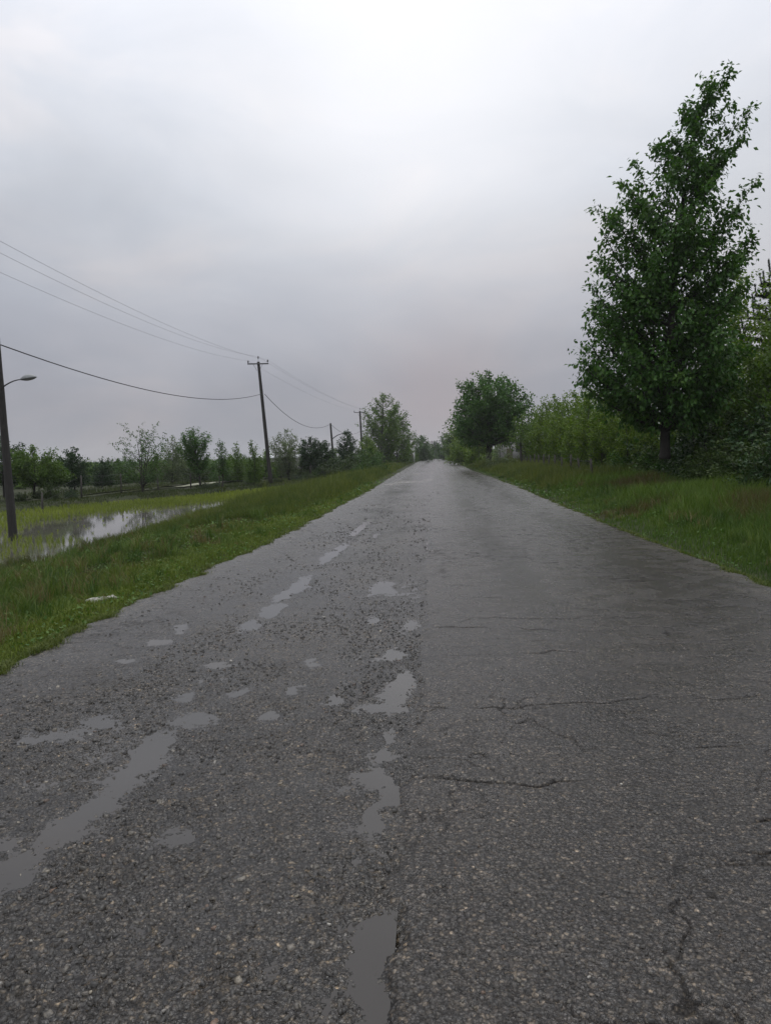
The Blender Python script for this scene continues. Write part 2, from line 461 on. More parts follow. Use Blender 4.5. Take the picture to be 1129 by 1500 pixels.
def worley(x, y, seed):
    """broken stone: nearest-cell offset, two random numbers per cell, distance gap to the next cell"""
    xi = np.floor(x).astype(np.int64); yi = np.floor(y).astype(np.int64)
    f1 = np.full(x.shape, 9., np.float32); f2 = f1.copy(); bx = np.zeros(x.shape, np.float32); by = bx.copy(); ha = bx.copy(); hb = bx.copy()

    def hs(a, b, k):
        n = (a * 374761393 + b * 668265263 + (seed + k) * 974634777) & 0xFFFFFFFF
        n = ((n ^ (n >> 13)) * 1274126177) & 0xFFFFFFFF
        return (((n ^ (n >> 16)) & 0xFFFF) / 65535.0).astype(np.float32)
    for di in (-1, 0, 1):
        for dj in (-1, 0, 1):
            a, b = xi + di, yi + dj
            dx = x - (a + .1 + .8 * hs(a, b, 1)); dy = y - (b + .1 + .8 * hs(a, b, 2))
            d = np.sqrt(dx * dx + dy * dy)
            m = d < f1
            f2 = np.where(m, f1, np.minimum(f2, d)); f1 = np.where(m, d, f1)
            bx = np.where(m, dx, bx); by = np.where(m, dy, by)
            ha = np.where(m, hs(a, b, 3), ha); hb = np.where(m, hs(a, b, 4), hb)
    return bx, by, ha, hb, f2 - f1


def road_height(X, Y, row, full=False):
    """height, loose surface 0..1, crack / void 0..1 (and the stone fields when full)"""
    left = 1 - sstep(SEAM - .06, SEAM + .03, X + .045 * vnoise(Y * 1.4, X * 0, 31) + .032 * vnoise(Y * 7, X * 0, 32) + .015 * vnoise(Y * 23, X * 0, 33))
    edge = sstep(-1.95, -2.7, X)                              # sound strip near the left edge
    rav = left * (1 - .75 * edge * sstep(3.0, 6.0, Y))
    z = -.0105 * left + .006 * edge * left
    fade = np.clip(1.2 - Y / 22, 0, 1)
    broad = .0062 * fbm(X * 1.6, Y * 1.1, 41, 3) + .0070 * fade * fbm(X * 8, Y * 6, 43, 3)
    z = z + rav * broad
    z = z + (1 - rav) * (.003 * fbm(X * .9, Y * .7, 47, 3) + .0012 * np.clip(1.3 - Y / 8, 0, 1) * vnoise(X * 60, Y * 60, 49) + .0014 * np.clip(1.4 - Y / 12, 0, 1) * vnoise(X * 14, Y * 12, 51))
    st = None
    if full:
        k = np.clip(1.35 - Y / 9, 0, 1)
        wx = X + .010 * vnoise(X * 50, Y * 50, 57); wy = Y + .010 * vnoise(X * 50 + 9, Y * 50, 58)
        bx, by, ha, hb, gap = worley(wx * 33, wy * 36, 60)
        bx2, by2, ha2, hb2, gap2 = worley(wx * 78, wy * 82, 62)
        tilt = (bx * (ha * 2 - 1) + by * (hb * 2 - 1)) * .0075
        stone = ((hb - .45) * .0062 + tilt) - .0045 * (1 - sstep(.02, .22, gap))
        fine = (hb2 - .5) * .0042 + (bx2 * (ha2 * 2 - 1)) * .0036 - .0024 * (1 - sstep(.02, .25, gap2))
        loose = sstep(-.35, .25, fbm(X * 3.2, Y * 2.4, 64, 3))
        z = z + k * rav * (stone * (.35 + .65 * loose) + .55 * fine) + k * (1 - rav) * (.62 * fine + .12 * stone)
        st = (ha, hb, gap, ha2, hb2, gap2, k)
    pit = sstep(.22, .55, vnoise(X * 11, Y * 17, 53)) * sstep(.0, .5, fbm(X * .9, Y * .55, 55, 3)) * (1 - rav)
    z = z - .0055 * pit
    dep = np.zeros_like(X)
    wx = X + .08 * fbm(X * 8, Y * 7, 61, 3); wy = Y + .10 * fbm(X * 8 + 40, Y * 7, 63, 3)
    ymin, ymax = (Y.min(1), Y.max(1)) if Y.ndim == 2 else (None, None)
    for (px_, py_, rx, ry, d, _) in PUD:
        if Y.ndim == 2:
            r0, r1 = np.searchsorted(ymin, [py_ - 3 * ry - .3, py_ + 3 * ry + .3])
            if r1 <= r0: continue
            sl = slice(r0, r1)
        else: sl = slice(None)
        q = ((wx[sl] - px_) / rx) ** 2 + ((wy[sl] - py_) / ry) ** 2
        dep[sl] = np.maximum(dep[sl], d * .92 * np.exp(-np.minimum(q, 30) / 1.25))
    z = z - dep * left
    # deeper rut near the seam and in the wheel track
    z = z - .004 * fade * left * np.exp(-((X + .28) / .22) ** 2) - .0012 * left * np.exp(-((X + 1.52) / .25) ** 2)
    crack = np.zeros_like(X)
    for (cx, cy, ln, am, sd, w) in CRACKS:
        if Y.ndim == 2:
            r0, r1 = np.searchsorted(ymin, [cy - 3 * am - .3, cy + 3 * am + .3]); sl = slice(r0, max(r1, r0 + 1))
        else: sl = slice(None)
        x_, y_ = X[sl], Y[sl]
        yy = cy + am * vnoise(x_ * 2.2, x_ * 0 + cy, sd) + am * .5 * vnoise(x_ * 9, x_ * 0 + cy, sd + 1) + .06 * (x_ - cx)
        on = sstep(cx - .05, cx + .05, x_) * (1 - sstep(cx + ln - .2, cx + ln, x_)) * (.35 + .65 * sstep(-.3, .2, vnoise(x_ * 3.5, x_ * 0 + cy * 3, sd + 2)))
        ww = np.maximum(w, row[sl] * .55)
        crack[sl] = np.maximum(crack[sl], on * np.exp(-((y_ - yy) / ww) ** 2) * np.minimum(1, w / ww * 1.8))
    # fatigue crazing in the right lane
    fz = fbm(X * 2.3, Y * 2.9, 66, 4)
    craze = np.exp(-(fz / .024) ** 2) * sstep(-.45, .1, fbm(X * .7 + 5, Y * .5, 67, 2) + .25 * sstep(.8, 2.2, X)) * (1 - rav) * np.clip(1.5 - Y / 12, 0, 1)
    crack = np.maximum(crack, .75 * craze)
    z = z - .011 * crack
    crack = np.maximum(crack, .8 * pit)
    if full: return z, rav, crack, st
    return z, rav, crack


_r = np.random.default_rng(12)
CRACKS = []
for yc in (3.05, 3.9, 4.5, 5.4, 6.3, 6.7, 7.6, 8.4, 9.7, 10.6, 12.2, 13.5, 15.3, 17.5, 20, 23, 27, 32):
    CRACKS.append((_r.uniform(-.1, .25), yc + _r.uniform(-.2, .2), _r.uniform(.5, 1.8), .05 + .012 * yc, int(_r.integers(100, 900)), _r.uniform(.010, .018)))
for k in range(34):
    yc = 2.3 + 16 * _r.random() ** 1.6
    CRACKS.append((_r.uniform(.6, 2.9), yc, _r.uniform(.25, .8), .05, int(_r.integers(100, 900)), _r.uniform(.006, .012)))
p_ = gnd(965, 838); CRACKS.append((p_[0], p_[1], .45, .05, 77, .016))

rows = [1.25]
while rows[-1] < 640:
    y = rows[-1]
    rows.append(y + max(.0055, .56 * y * y / 1085, 0 if y < 60 else .035 * y))
rows = np.array(rows)
NU = 880
u = np.linspace(0, 1, NU)
drow = np.gradient(rows)
le, re = Ledge(rows), Redge(rows)
va, vb = np.maximum(le, -.66 * rows - .5), np.minimum(re, .60 * rows + .5)      # columns gather where the road is seen close
Xr = np.stack([np.interp(u, [0, .045, .955, 1], [a, max(b, a + .02), min(c, d - .02), d]) for a, b, c, d in zip(le, va, vb, re)])
Yr = np.repeat(rows[:, None], NU, 1)
Zr, RAV, CRK, ST = road_height(Xr, Yr, np.repeat(drow[:, None], NU, 1), True)
# worn, crumbling rim
Zr = Zr - .02 * np.clip(1 - np.minimum(Xr - le[:, None], re[:, None] - Xr) / .12, 0, 1)
dirt = sstep(-.25, .6, fbm(Xr * 1.1, Yr * .8, 71, 4))
colr = np.empty(Xr.shape + (3,))
base_r = np.array([.0325, .0285, .0255]); base_l = np.array([.028, .0242, .0205]); mud = np.array([.042, .0358, .029])
rv = RAV[..., None]
colr[:] = base_r * (1 - rv) + (base_l * (1 - dirt[..., None] * .7) + mud * dirt[..., None] * .7) * rv
colr *= (1 + .18 * fbm(Xr * .8, Yr * .35, 73, 3) + .13 * fbm(Xr * .55, Yr * 1.6, 74, 4))[..., None]
ha, hb, gap, ha2, hb2, gap2, kk = ST
tint = np.stack([np.interp(ha, [0, .55, .8, .93, .97, 1], [.75, .95, 1.2, 1.6, 2.4, 3.5]), np.interp(ha, [0, .55, .8, .93, .97, 1], [.75, .95, 1.18, 1.54, 2.28, 3.35]), np.interp(ha, [0, .55, .8, .93, .97, 1], [.76, .95, 1.14, 1.42, 2.05, 3.05])], -1)
tin2 = np.interp(ha2, [0, .6, .9, .96, 1], [.75, .98, 1.4, 2.2, 4.0])[..., None] * np.array([1, .98, .94])
wl_ = (rv * .85 * kk[..., None])
colr *= (1 - wl_) + wl_ * tint * (.68 + .32 * sstep(.0, .2, gap))[..., None]
wr_ = .8 * kk[..., None] * np.clip(1.6 - Yr / 3.5, 0, 1)[..., None]
colr *= (1 - wr_) + wr_ * tin2 * (.75 + .25 * sstep(.0, .22, gap2))[..., None]
WETF = sstep(WL + .0135, WL + .002, Zr) * RAV                      # soaked rim round standing water
POL = (1 - RAV) * (.6 * np.exp(-((Xr - .95 - .1 * vnoise(Yr * .3, Yr * 0, 75)) / .34) ** 2) + .5 * np.exp(-((Xr - 2.55) / .34) ** 2)) * (.45 + .55 * sstep(-.4, .4, fbm(Xr * 1.2, Yr * .4, 76, 3)))
colr *= (1 - .12 * POL)[..., None]
colr *= (1 - .35 * WETF)[..., None]
for q_, (a_, b_) in zip(GLINT, ((.8, 1.6), (.5, 1.0), (.3, 1.2), (.25, 2.2))):  # bright sky glints of the far wet road, painted into the colour as pale patches
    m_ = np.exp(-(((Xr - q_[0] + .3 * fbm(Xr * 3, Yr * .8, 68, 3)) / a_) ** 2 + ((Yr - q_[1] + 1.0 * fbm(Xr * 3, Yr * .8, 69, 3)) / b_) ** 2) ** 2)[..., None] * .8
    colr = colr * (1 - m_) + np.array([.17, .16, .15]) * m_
# silt washed to the edges
sd = np.clip(1 - np.minimum(Xr - le[:, None], re[:, None] - Xr) / .5, 0, 1)[..., None] * .5
colr = colr * (1 - sd) + np.array([.085, .08, .073]) * sd
colr = colr * (1 - .72 * CRK[..., None]) + np.array([.012, .011, .010]) * .72 * CRK[..., None]
# skirts
Xs = np.concatenate([Xr[:, :1] - .03, Xr, Xr[:, -1:] + .03], 1); Ys = np.concatenate([Yr[:, :1], Yr, Yr[:, -1:]], 1)
Zs = np.concatenate([Zr[:, :1] * 0 - .16, Zr, Zr[:, -1:] * 0 - .16], 1)
cs_ = np.concatenate([colr[:, :1], colr, colr[:, -1:]], 1); WP = np.clip(WETF + POL, 0, 1)
rs_ = np.concatenate([WP[:, :1], WP, WP[:, -1:]], 1)
VOID = np.maximum(CRK, np.maximum(.75 * RAV * kk * (1 - sstep(.02, .2, gap)), .42 * kk * np.clip(1.6 - Yr / 3.5, 0, 1) * (1 - sstep(.02, .2, gap2)))) * (1 - .85 * WETF)
vo_ = np.concatenate([VOID[:, :1], VOID, VOID[:, -1:]], 1)
nx = NU + 2; ny = len(rows)
i = np.arange(ny - 1)[:, None] * nx + np.arange(nx - 1)[None]
Q = np.stack([i, i + 1, i + nx + 1, i + nx], -1).reshape(-1, 4)
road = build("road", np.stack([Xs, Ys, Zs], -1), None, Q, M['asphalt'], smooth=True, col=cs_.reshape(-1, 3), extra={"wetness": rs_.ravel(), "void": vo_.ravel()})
tag(road, kind='structure')

# water standing in the hollows of the left lane
py_ = np.arange(1.0, 36, .5); V = []
for y in py_:
    for x in (-2.45, -.55, SEAM - .03): V.append((x, y, WL))
n_ = len(py_); i = np.arange(n_ - 1)[:, None] * 3 + np.arange(2)[None]
tag(build("puddle_water", V, None, np.stack([i, i + 1, i + 4, i + 3], -1).reshape(-1, 4), M['puddle'], smooth=True), kind='structure')


def chips(n, xf, yf, smin, smax, zrise, seed, pal, keep):
    """angular flat stones bedded in the road"""
    g = np.random.default_rng(seed)
    x = xf(g, n); y = yf(g, n)
    z, rav, _ = road_height(x, y, np.full(n, .02))
    ok = keep(g, x, y, z, rav)
    x, y, z = x[ok], y[ok], z[ok]; n = len(x)
    s = smin + (smax - smin) * g.random(n) ** 2.2
    s = s * np.clip(y / 9, 1, 1.7)
    k = 5
    th = (np.arange(k) + g.uniform(-.3, .3, (n, k))) * 2 * PI / k + g.uniform(0, 6.28, (n, 1))
    rad = s[:, None] * g.uniform(.38, .62, (n, k))
    asp = g.uniform(.4, .95, (n, 1)); ro = g.uniform(0, PI, n)
    bx = rad * np.cos(th); by = rad * np.sin(th) * asp
    cx = bx * np.cos(ro)[:, None] - by * np.sin(ro)[:, None]; cy = bx * np.sin(ro)[:, None] + by * np.cos(ro)[:, None]
    h = s * g.uniform(.16, .42, n) * zrise
    tx, ty = g.normal(0, .3, n), g.normal(0, .3, n)
    sh = g.uniform(.78, .98, (n, k))
    V = np.empty((n, 2 * k + 1, 3))
    V[:, :k, 0] = x[:, None] + cx; V[:, :k, 1] = y[:, None] + cy; V[:, :k, 2] = (z - s * .28)[:, None]
    V[:, k:2 * k, 0] = x[:, None] + cx * sh; V[:, k:2 * k, 1] = y[:, None] + cy * sh
    V[:, k:2 * k, 2] = (z + h)[:, None] + cx * tx[:, None] + cy * ty[:, None] - g.uniform(0, .25, (n, k)) * h[:, None]
    V[:, 2 * k, 0] = x; V[:, 2 * k, 1] = y; V[:, 2 * k, 2] = z + h * .98
    j = np.arange(k); j2 = (j + 1) % k
    q = np.stack([j, j2, k + j2, k + j], -1); t = np.stack([k + j, k + j2, np.full(k, 2 * k)], -1)
    o = np.arange(n)[:, None, None] * (2 * k + 1)
    c = pal[g.choice(len(pal), n, p=PALP)] * g.uniform(.7, 1.3, (n, 1))
    return V.reshape(-1, 3), (t[None] + o).reshape(-1, 3), (q[None] + o).reshape(-1, 4), np.repeat(c, 2 * k + 1, 0)


PAL = np.array([[.034, .031, .027], [.046, .042, .036], [.066, .059, .048], [.11, .098, .080], [.20, .175, .135], [.24, .225, .20], [.10, .066, .045]])
PALP = np.array([.36, .31, .19, .09, .018, .012, .02]); PALP = PALP / PALP.sum()


def near_y(a, b, pw):
    return lambda g, n: 1 / (1 / b + (1 / a - 1 / b) * g.random(n) ** pw)


A = chips(9000, lambda g, n: g.uniform(-3.0, -.05, n), near_y(1.5, 17, .85), .010, .036, .34, 5, PAL,
          lambda g, x, y, z, r: (g.random(len(x)) < r * (.42 + .55 * sstep(-.3, .35, fbm(x * 3, y * 2.4, 81, 3)))) & ((z > WL - .006) | (g.random(len(x)) < .16)))
B = chips(9000, lambda g, n: g.uniform(-.1, 3.8, n), near_y(1.5, 9, .85), .007, .021, .45, 6, PAL,
          lambda g, x, y, z, r: (r < .6) & (g.random(len(x)) < .45 + .4 * sstep(-.2, .4, fbm(x * 2, y * 2, 83, 3))))
A2 = chips(30000, lambda g, n: g.uniform(-3.0, -.1, n), near_y(2.0, 28, .95), .012, .036, .55, 8, PAL * .6,
           lambda g, x, y, z, r: (g.random(len(x)) < r * sstep(2.6, 5.2, y) * sstep(-.25, .3, fbm(x * 2.2, y * 1.4, 85, 3))) & ((z > WL - .004) | (g.random(len(x)) < .12)))
A = (np.vstack([A[0], A2[0]]), np.vstack([A[1], A2[1] + len(A[0])]), np.vstack([A[2], A2[2] + len(A[0])]), np.vstack([A[3], A2[3]]))
off = len(A[0])
g_ = build("gravel", np.vstack([A[0], B[0]]), np.vstack([A[1], B[1] + off]), np.vstack([A[2], B[2] + off]), M['gravel'], col=np.vstack([A[3], B[3]]))
tag(g_, "loose broken stone bedded in the worn wet asphalt", "gravel", kind='stuff')

# paddy water and the track behind it
py_ = np.arange(-40, 86, 2.); V = []
for y in py_:
    V += [(Bund(y) - .6, y, Z_WATER), (PADDY_R + 1.6, y, Z_WATER)]
i = np.arange(len(py_) - 1)[:, None] * 2
tag(build("paddy_water", V, None, np.stack([i, i + 1, i + 3, i + 2], -1).reshape(-1, 4), M['paddy']), kind='structure')
pl = [gnd(60, 734, -.86), gnd(150, 725, -.86), gnd(230, 716, -.86), gnd(283, 713, -.86), gnd(350, 706, -.86), gnd(410, 700, -.86), gnd(470, 694, -.86)]
tt = np.linspace(0, len(pl) - 1, 60); pl = np.array(pl)
cx = np.interp(tt, range(len(pl)), pl[:, 0]); cy = np.interp(tt, range(len(pl)), pl[:, 1])
V = []
for k in range(60):
    for w in (-1.2, 1.2, 3.8, 6.4):
        x, y = cx[k] + w * .2, cy[k] + w
        V.append((x, y, float(terr(x, y)) + .12 + .02 * max(w, 0)))
i = np.arange(59)[:, None] * 4 + np.arange(3)[None]
tag(build("field", V, None, np.stack([i, i + 1, i + 5, i + 4], -1).reshape(-1, 4), M['track'], smooth=True), kind='structure')


# ------------------------------------------------------------------ grass
def blades(x, y, z, h, w, col, g, bend=.35):
    n = len(x)
    a = g.uniform(0, 2 * PI, n); b = g.uniform(0, 2 * PI, n)
    dx, dy = np.cos(a) * w * .5, np.sin(a) * w * .5
    lx, ly = np.cos(b) * h * bend * g.uniform(.2, 1.4, n), np.sin(b) * h * bend * g.uniform(.2, 1.4, n)
    V = np.empty((n, 5, 3))
    V[:, 0] = np.stack([x - dx, y - dy, z - .02], 1); V[:, 1] = np.stack([x + dx, y + dy, z - .02], 1)
    V[:, 2] = np.stack([x - dx * .75 + lx * .35, y - dy * .75 + ly * .35, z + h * .58], 1)
    V[:, 3] = np.stack([x + dx * .75 + lx * .35, y + dy * .75 + ly * .35, z + h * .58], 1)
    V[:, 4] = np.stack([x + lx, y + ly, z + h * (1 - .25 * bend)], 1)
    o = np.arange(n) * 5
    Q = np.stack([o, o + 1, o + 3, o + 2], 1); T = np.stack([o + 2, o + 3, o + 4], 1)
    return V.reshape(-1, 3), T, Q, np.repeat(col, 5, 0)


def joinm(L):
    V = []; T = []; Q = []; C = []; n = 0
    for v, t, q, c in L:
        V.append(v); T.append(t + n); C.append(c); n2 = n
        if q is not None and len(q): Q.append(q + n2)
        n += len(v)
    return np.vstack(V), np.vstack(T), (np.vstack(Q) if Q else None), np.vstack(C)


def lerpc(a, b, f):
    return np.asarray(a)[None] * (1 - f[:, None]) + np.asarray(b)[None] * f[:, None]


def sample_verge(n, ymin, ymax, tmax, side, g, pw=1.0, tpow=1.0):
    y = 1 / (1 / ymax + (1 / ymin - 1 / ymax) * g.random(n) ** pw)
    t = tmax * g.random(n) ** tpow - .04
    x = Ledge(y) - t if side < 0 else Redge(y) + t
    return x, y, t


def leaflets(x, y, z, s, col, g, up=.5):
    """small broad weed leaves"""
    n = len(x)
    d = g.normal(0, 1, (n, 3)); d[:, 2] = np.abs(d[:, 2]) * up; d /= np.linalg.norm(d, axis=1)[:, None]
    sd_ = np.cross(d, g.normal(0, 1, (n, 3)) * .5 + [0, 0, 1.]); sd_ /= np.linalg.norm(sd_, axis=1)[:, None] + 1e-6
    p = np.stack([x, y, z], 1); s = s[:, None]
    V = np.stack([p, p + d * s * .5 + sd_ * s * .3, p + d * s, p + d * s * .5 - sd_ * s * .3], 1)
    o = np.arange(n) * 4
    T = np.concatenate([np.stack([o, o + 1, o + 2], 1), np.stack([o, o + 2, o + 3], 1)])
    return V.reshape(-1, 3), T, None, np.repeat(col, 4, 0)


GL = []
g = np.random.default_rng(11)
# low mown strip and turf, near left
x, y, t = sample_verge(150000, 4.2, 75, 7.2, -1, g, 1.0, .85)
pat = fbm(x * .9, y * .6, 91, 3)
tall = sstep(17, 30, y) * sstep(.8, 2.2, t)
h = (.045 + .05 * g.random(len(x)) + .07 * sstep(.7, 2.2, t) * (1 + pat)) * (1 - tall) + (.25 + .35 * g.random(len(x))) * tall
h *= np.clip(.5 + t * 1.5, .35, 1) * (.65 + 1.1 * np.clip(pat + .1, 0, 1))
w = np.maximum(.006, .00085 * y) * g.uniform(.7, 1.3, len(x))
f = np.clip(.5 + .8 * pat + g.normal(0, .22, len(x)), 0, 1)
c = lerpc((.036, .064, .012), (.125, .155, .028), f)
dry = (sstep(2.6, 4.5, t) * (1 - sstep(10, 13, y)) * .8 + .13 + .35 * sstep(.25, .55, fbm(x * .5, y * .5, 92, 2))) > g.random(len(x))
c[dry] = lerpc((.070, .058, .020), (.13, .105, .042), g.random(dry.sum()))
edge = (t < .9) & ~dry; c[edge] = lerpc((.060, .105, .014), (.145, .19, .03), np.clip(f[edge] * .8 + .2, 0, 1))
GL.append(blades(x, y, terr(x, y), h, w, c, g, .55))
# broad weeds, near left
x, y, t = sample_verge(42000, 4.2, 45, 6.6, -1, g, 1.0, .9)
cl = fbm(x * 1.6, y * 1.3, 93, 3)
k = cl + g.normal(0, .15, len(x)) > .02; x, y, t, cl = x[k], y[k], t[k], cl[k]
z = terr(x, y) + g.random(len(x)) ** 1.3 * (.05 + .16 * np.clip(cl + .2, 0, 1) * sstep(.5, 2, t))
c = lerpc((.030, .080, .012), (.09, .165, .026), np.clip(.4 + cl + g.normal(0, .2, len(x)), 0, 1))
GL.append(leaflets(x, y, z, np.maximum(.045, .0038 * y) * g.uniform(.6, 1.3, len(x)), c, g))
# tall wild grass further along
x, y, t = sample_verge(90000, 20, 300, 7.5, -1, g, .8, .8)
k = (t > .7 + .3 * vnoise(y * .6, y * 0, 95)) ; x, y, t = x[k], y[k], t[k]
pat = fbm(x * .55, y * .25, 96, 3)
h = (.32 + .65 * g.random(len(x)) ** 1.6) * (.75 + .5 * np.clip(pat + .3, 0, 1)) * sstep(.4, 1.8, t) * np.where(g.random(len(x)) < .04, 1.45, 1) * (.45 + .55 * sstep(22, 36, y))
w = np.maximum(.01, .0008 * y) * g.uniform(.6, 1.2, len(x))
c = lerpc((.044, .076, .014), (.14, .165, .034), np.clip(.45 + .6 * pat + g.normal(0, .22, len(x)), 0, 1))
GL.append(blades(x, y, terr(x, y), h, w, c, g, .3))
# rushes at the water's edge
n = 9000
y = 1 / (1 / 70 + (1 / 15 - 1 / 70) * g.random(n)); x = PADDY_R + g.normal(.35, .35, n)
k = (fbm(y * .8, y * 0, 97, 2) > .25) | (y > 33) | (y < 16); x, y = x[k], y[k]
h = g.uniform(.2, .75, len(x)) * (.6 + .5 * sstep(30, 45, y))
GL.append(blades(x, y, np.maximum(terr(x, y), Z_WATER - .1), h, np.maximum(.01, .0008 * y), lerpc((.05, .06, .016), (.12, .115, .04), g.random(len(x))), g, .25))
def tufts(n, ymin, ymax, tmax, side, g, GLs, dead=.15):
    y, x = None, None
    x, y, t = sample_verge(n, ymin, ymax, tmax, side, g, .9, .8)
    k = (t > .35) & (fbm(x * .8, y * .6, 131 + side, 2) > -.25); x, y, t = x[k], y[k], t[k]
    m = 26; R = g.uniform(.04, .14, len(x)); hh = (.12 + .36 * g.random(len(x)) ** 1.6) * np.clip(.45 + t * .4, 0, 1)
    a = g.uniform(0, 6.28, (len(x), m)); r = R[:, None] * np.sqrt(g.random((len(x), m)))
    X_ = (x[:, None] + r * np.cos(a)).ravel(); Y_ = (y[:, None] + r * np.sin(a)).ravel()
    H_ = (hh[:, None] * g.uniform(.5, 1.1, (len(x), m))).ravel()
    hue = np.repeat(g.random(len(x)), m)
    c = lerpc((.034, .078, .014), (.12, .17, .034), np.clip(hue + g.normal(0, .12, len(X_)), 0, 1))
    dd = np.repeat(g.random(len(x)) < dead, m); c[dd] = lerpc((.10, .085, .035), (.19, .155, .075), g.random(dd.sum()))
    GLs.append(blades(X_, Y_, terr(X_, Y_), H_, np.maximum(.006, .0008 * Y_) * g.uniform(.7, 1.2, len(X_)), c, g, .6))


tufts(2400, 4.2, 60, 7, -1, np.random.default_rng(19), GL, .13)
tufts(700, 4.2, 14, 7, -1, np.random.default_rng(24), GL, .6)
g = np.random.default_rng(23)
x, y, t = sample_verge(60000, 4.2, 40, 1.5, -1, g, 1.0, 1.1)
f = np.clip(.55 + .6 * fbm(x * 1.4, y * .9, 94, 3) + g.normal(0, .2, len(x)), 0, 1)
GL.append(blades(x, y, terr(x, y), g.uniform(.035, .085, len(x)) * np.clip(.6 + t, .5, 1.1), np.maximum(.006, .0009 * y) * g.uniform(.7, 1.3, len(x)), lerpc((.056, .098, .014), (.155, .20, .034), f), g, .7))
def creep(n, side, g, GLs, ymax):
    x, y, t = sample_verge(n, 4.2 if side < 0 else 6.5, ymax, .34, side, g, 1.0, 1.0)
    t = t - .2; x = Ledge(y) - t if side < 0 else Redge(y) + t
    k = fbm(y * 4.3, y * 0 + side, 141, 3) * .2 + .01 + g.normal(0, .03, len(y)) > -t; x, y, t = x[k], y[k], t[k]
    GLs.append(blades(x, y, np.maximum(terr(x, y), np.where(t < 0, -.012, -9)), g.uniform(.02, .06, len(x)), np.maximum(.006, .0009 * y) * g.uniform(.7, 1.3, len(x)), lerpc((.05, .085, .014), (.14, .16, .04), g.random(len(x))), g, .9))


creep(26000, -1, np.random.default_rng(26), GL, 45)
V, T, Q, C = joinm(GL)
tag(build("verge_grass", V, T, Q, M['grass'], col=C), "rough grass and weeds sloping from the road's left edge to the flooded paddy", "grass", kind='stuff')

GR = []
g = np.random.default_rng(13)
x, y, t = sample_verge(150000, 6.5, 110, 6.5, +1, g, .95, .8)
pat = fbm(x * .7, y * .45, 101, 3)
tl = sstep(.7, 1.9, t)
h = (.06 + .06 * g.random(len(x))) * (1 - tl) + tl * (.22 + .32 * g.random(len(x))) * (.75 + .6 * np.clip(pat + .2, 0, 1))
h *= np.clip(.5 + t * 1.2, .35, 1)
w = np.maximum(.007, .0008 * y) * g.uniform(.7, 1.3, len(x))
f = np.clip(.45 + .55 * pat + g.normal(0, .22, len(x)), 0, 1)
c = lerpc((.036, .082, .012), (.105, .165, .022), f)
rd = (fbm(x * .45, y * .4, 102, 2) + .2 * tl + g.normal(0, .12, len(x))) > .50
c[rd] = lerpc((.058, .058, .016), (.105, .09, .03), g.random(rd.sum()))
GR.append(blades(x, y, terr(x, y), h, w, c, g, .42))
x, y, t = sample_verge(26000, 6.5, 40, 5, +1, g, .95, .9)
cl = fbm(x * 1.5, y * 1.2, 103, 3)
k = cl + g.normal(0, .15, len(x)) > .05; x, y, t, cl = x[k], y[k], t[k], cl[k]
z = terr(x, y) + g.random(len(x)) * (.05 + .25 * np.clip(cl + .2, 0, 1) * sstep(.5, 2, t))
GR.append(leaflets(x, y, z, np.maximum(.05, .004 * y) * g.uniform(.6, 1.3, len(x)), lerpc((.030, .082, .012), (.08, .155, .026), np.clip(.4 + cl + g.normal(0, .2, len(x)), 0, 1)), g))
x, y, t = sample_verge(40000, 30, 330, 7, +1, g, .8, .8)
k = t > .5; x, y, t = x[k], y[k], t[k]
h = (.3 + .5 * g.random(len(x)) ** 1.5) * sstep(.3, 1.6, t)
GR.append(blades(x, y, terr(x, y), h, np.maximum(.02, .0008 * y), lerpc((.044, .074, .014), (.13, .15, .032), np.clip(.5 + .5 * fbm(x * .4, y * .2, 104, 2) + g.normal(0, .22, len(x)), 0, 1)), g, .3))
tufts(2000, 6.5, 60, 5.5, 1, np.random.default_rng(20), GR, .12)
creep(22000, 1, np.random.default_rng(27), GR, 45)
V, T, Q, C = joinm(GR)
tag(build("tall_grass", V, T, Q, M['grass'], col=C), "uncut green grass along the road's right edge under the trees", "grass", kind='stuff')

GB = []
g = np.random.default_rng(15)
n = 60000
y = 27 + 95 * g.random(n) ** 1.3; s = 14 * g.random(n) ** 1.5 - .1
x = Bund(y) - s
k = np.abs(fbm(x * .3, y * .3, 111, 2)) < .5; x, y, s = x[k], y[k], s[k]
dfield = y - np.interp(x, cx, cy)
onp = (dfield > -9) & (dfield < 8.5)
k = ~((dfield > -1.2) & (dfield < 7) & (g.random(len(x)) < .75) & (x > cx[0]) & (x < cx[-1])); x, y, s, onp = x[k], y[k], s[k], onp[k]
h = (.06 + .16 * g.random(len(x)) ** 1.5) * np.where(onp, .35, 1) * np.where(s > 9, 2.2, 1)
c = lerpc((.030, .050, .012), (.090, .105, .034), np.clip(.4 + .6 * fbm(x * .4, y * .4, 112, 3) + g.normal(0, .2, len(x)), 0, 1))
GB.append(blades(x, y, terr(x, y), h, np.maximum(.012, .0009 * y), c, g, .4))
V, T, Q, C = joinm(GB)
tag(build("bank_grass", V, T, Q, M['grass'], col=C), "dark tufted grass on the far bank of the paddy below the fence", "grass", kind='stuff')

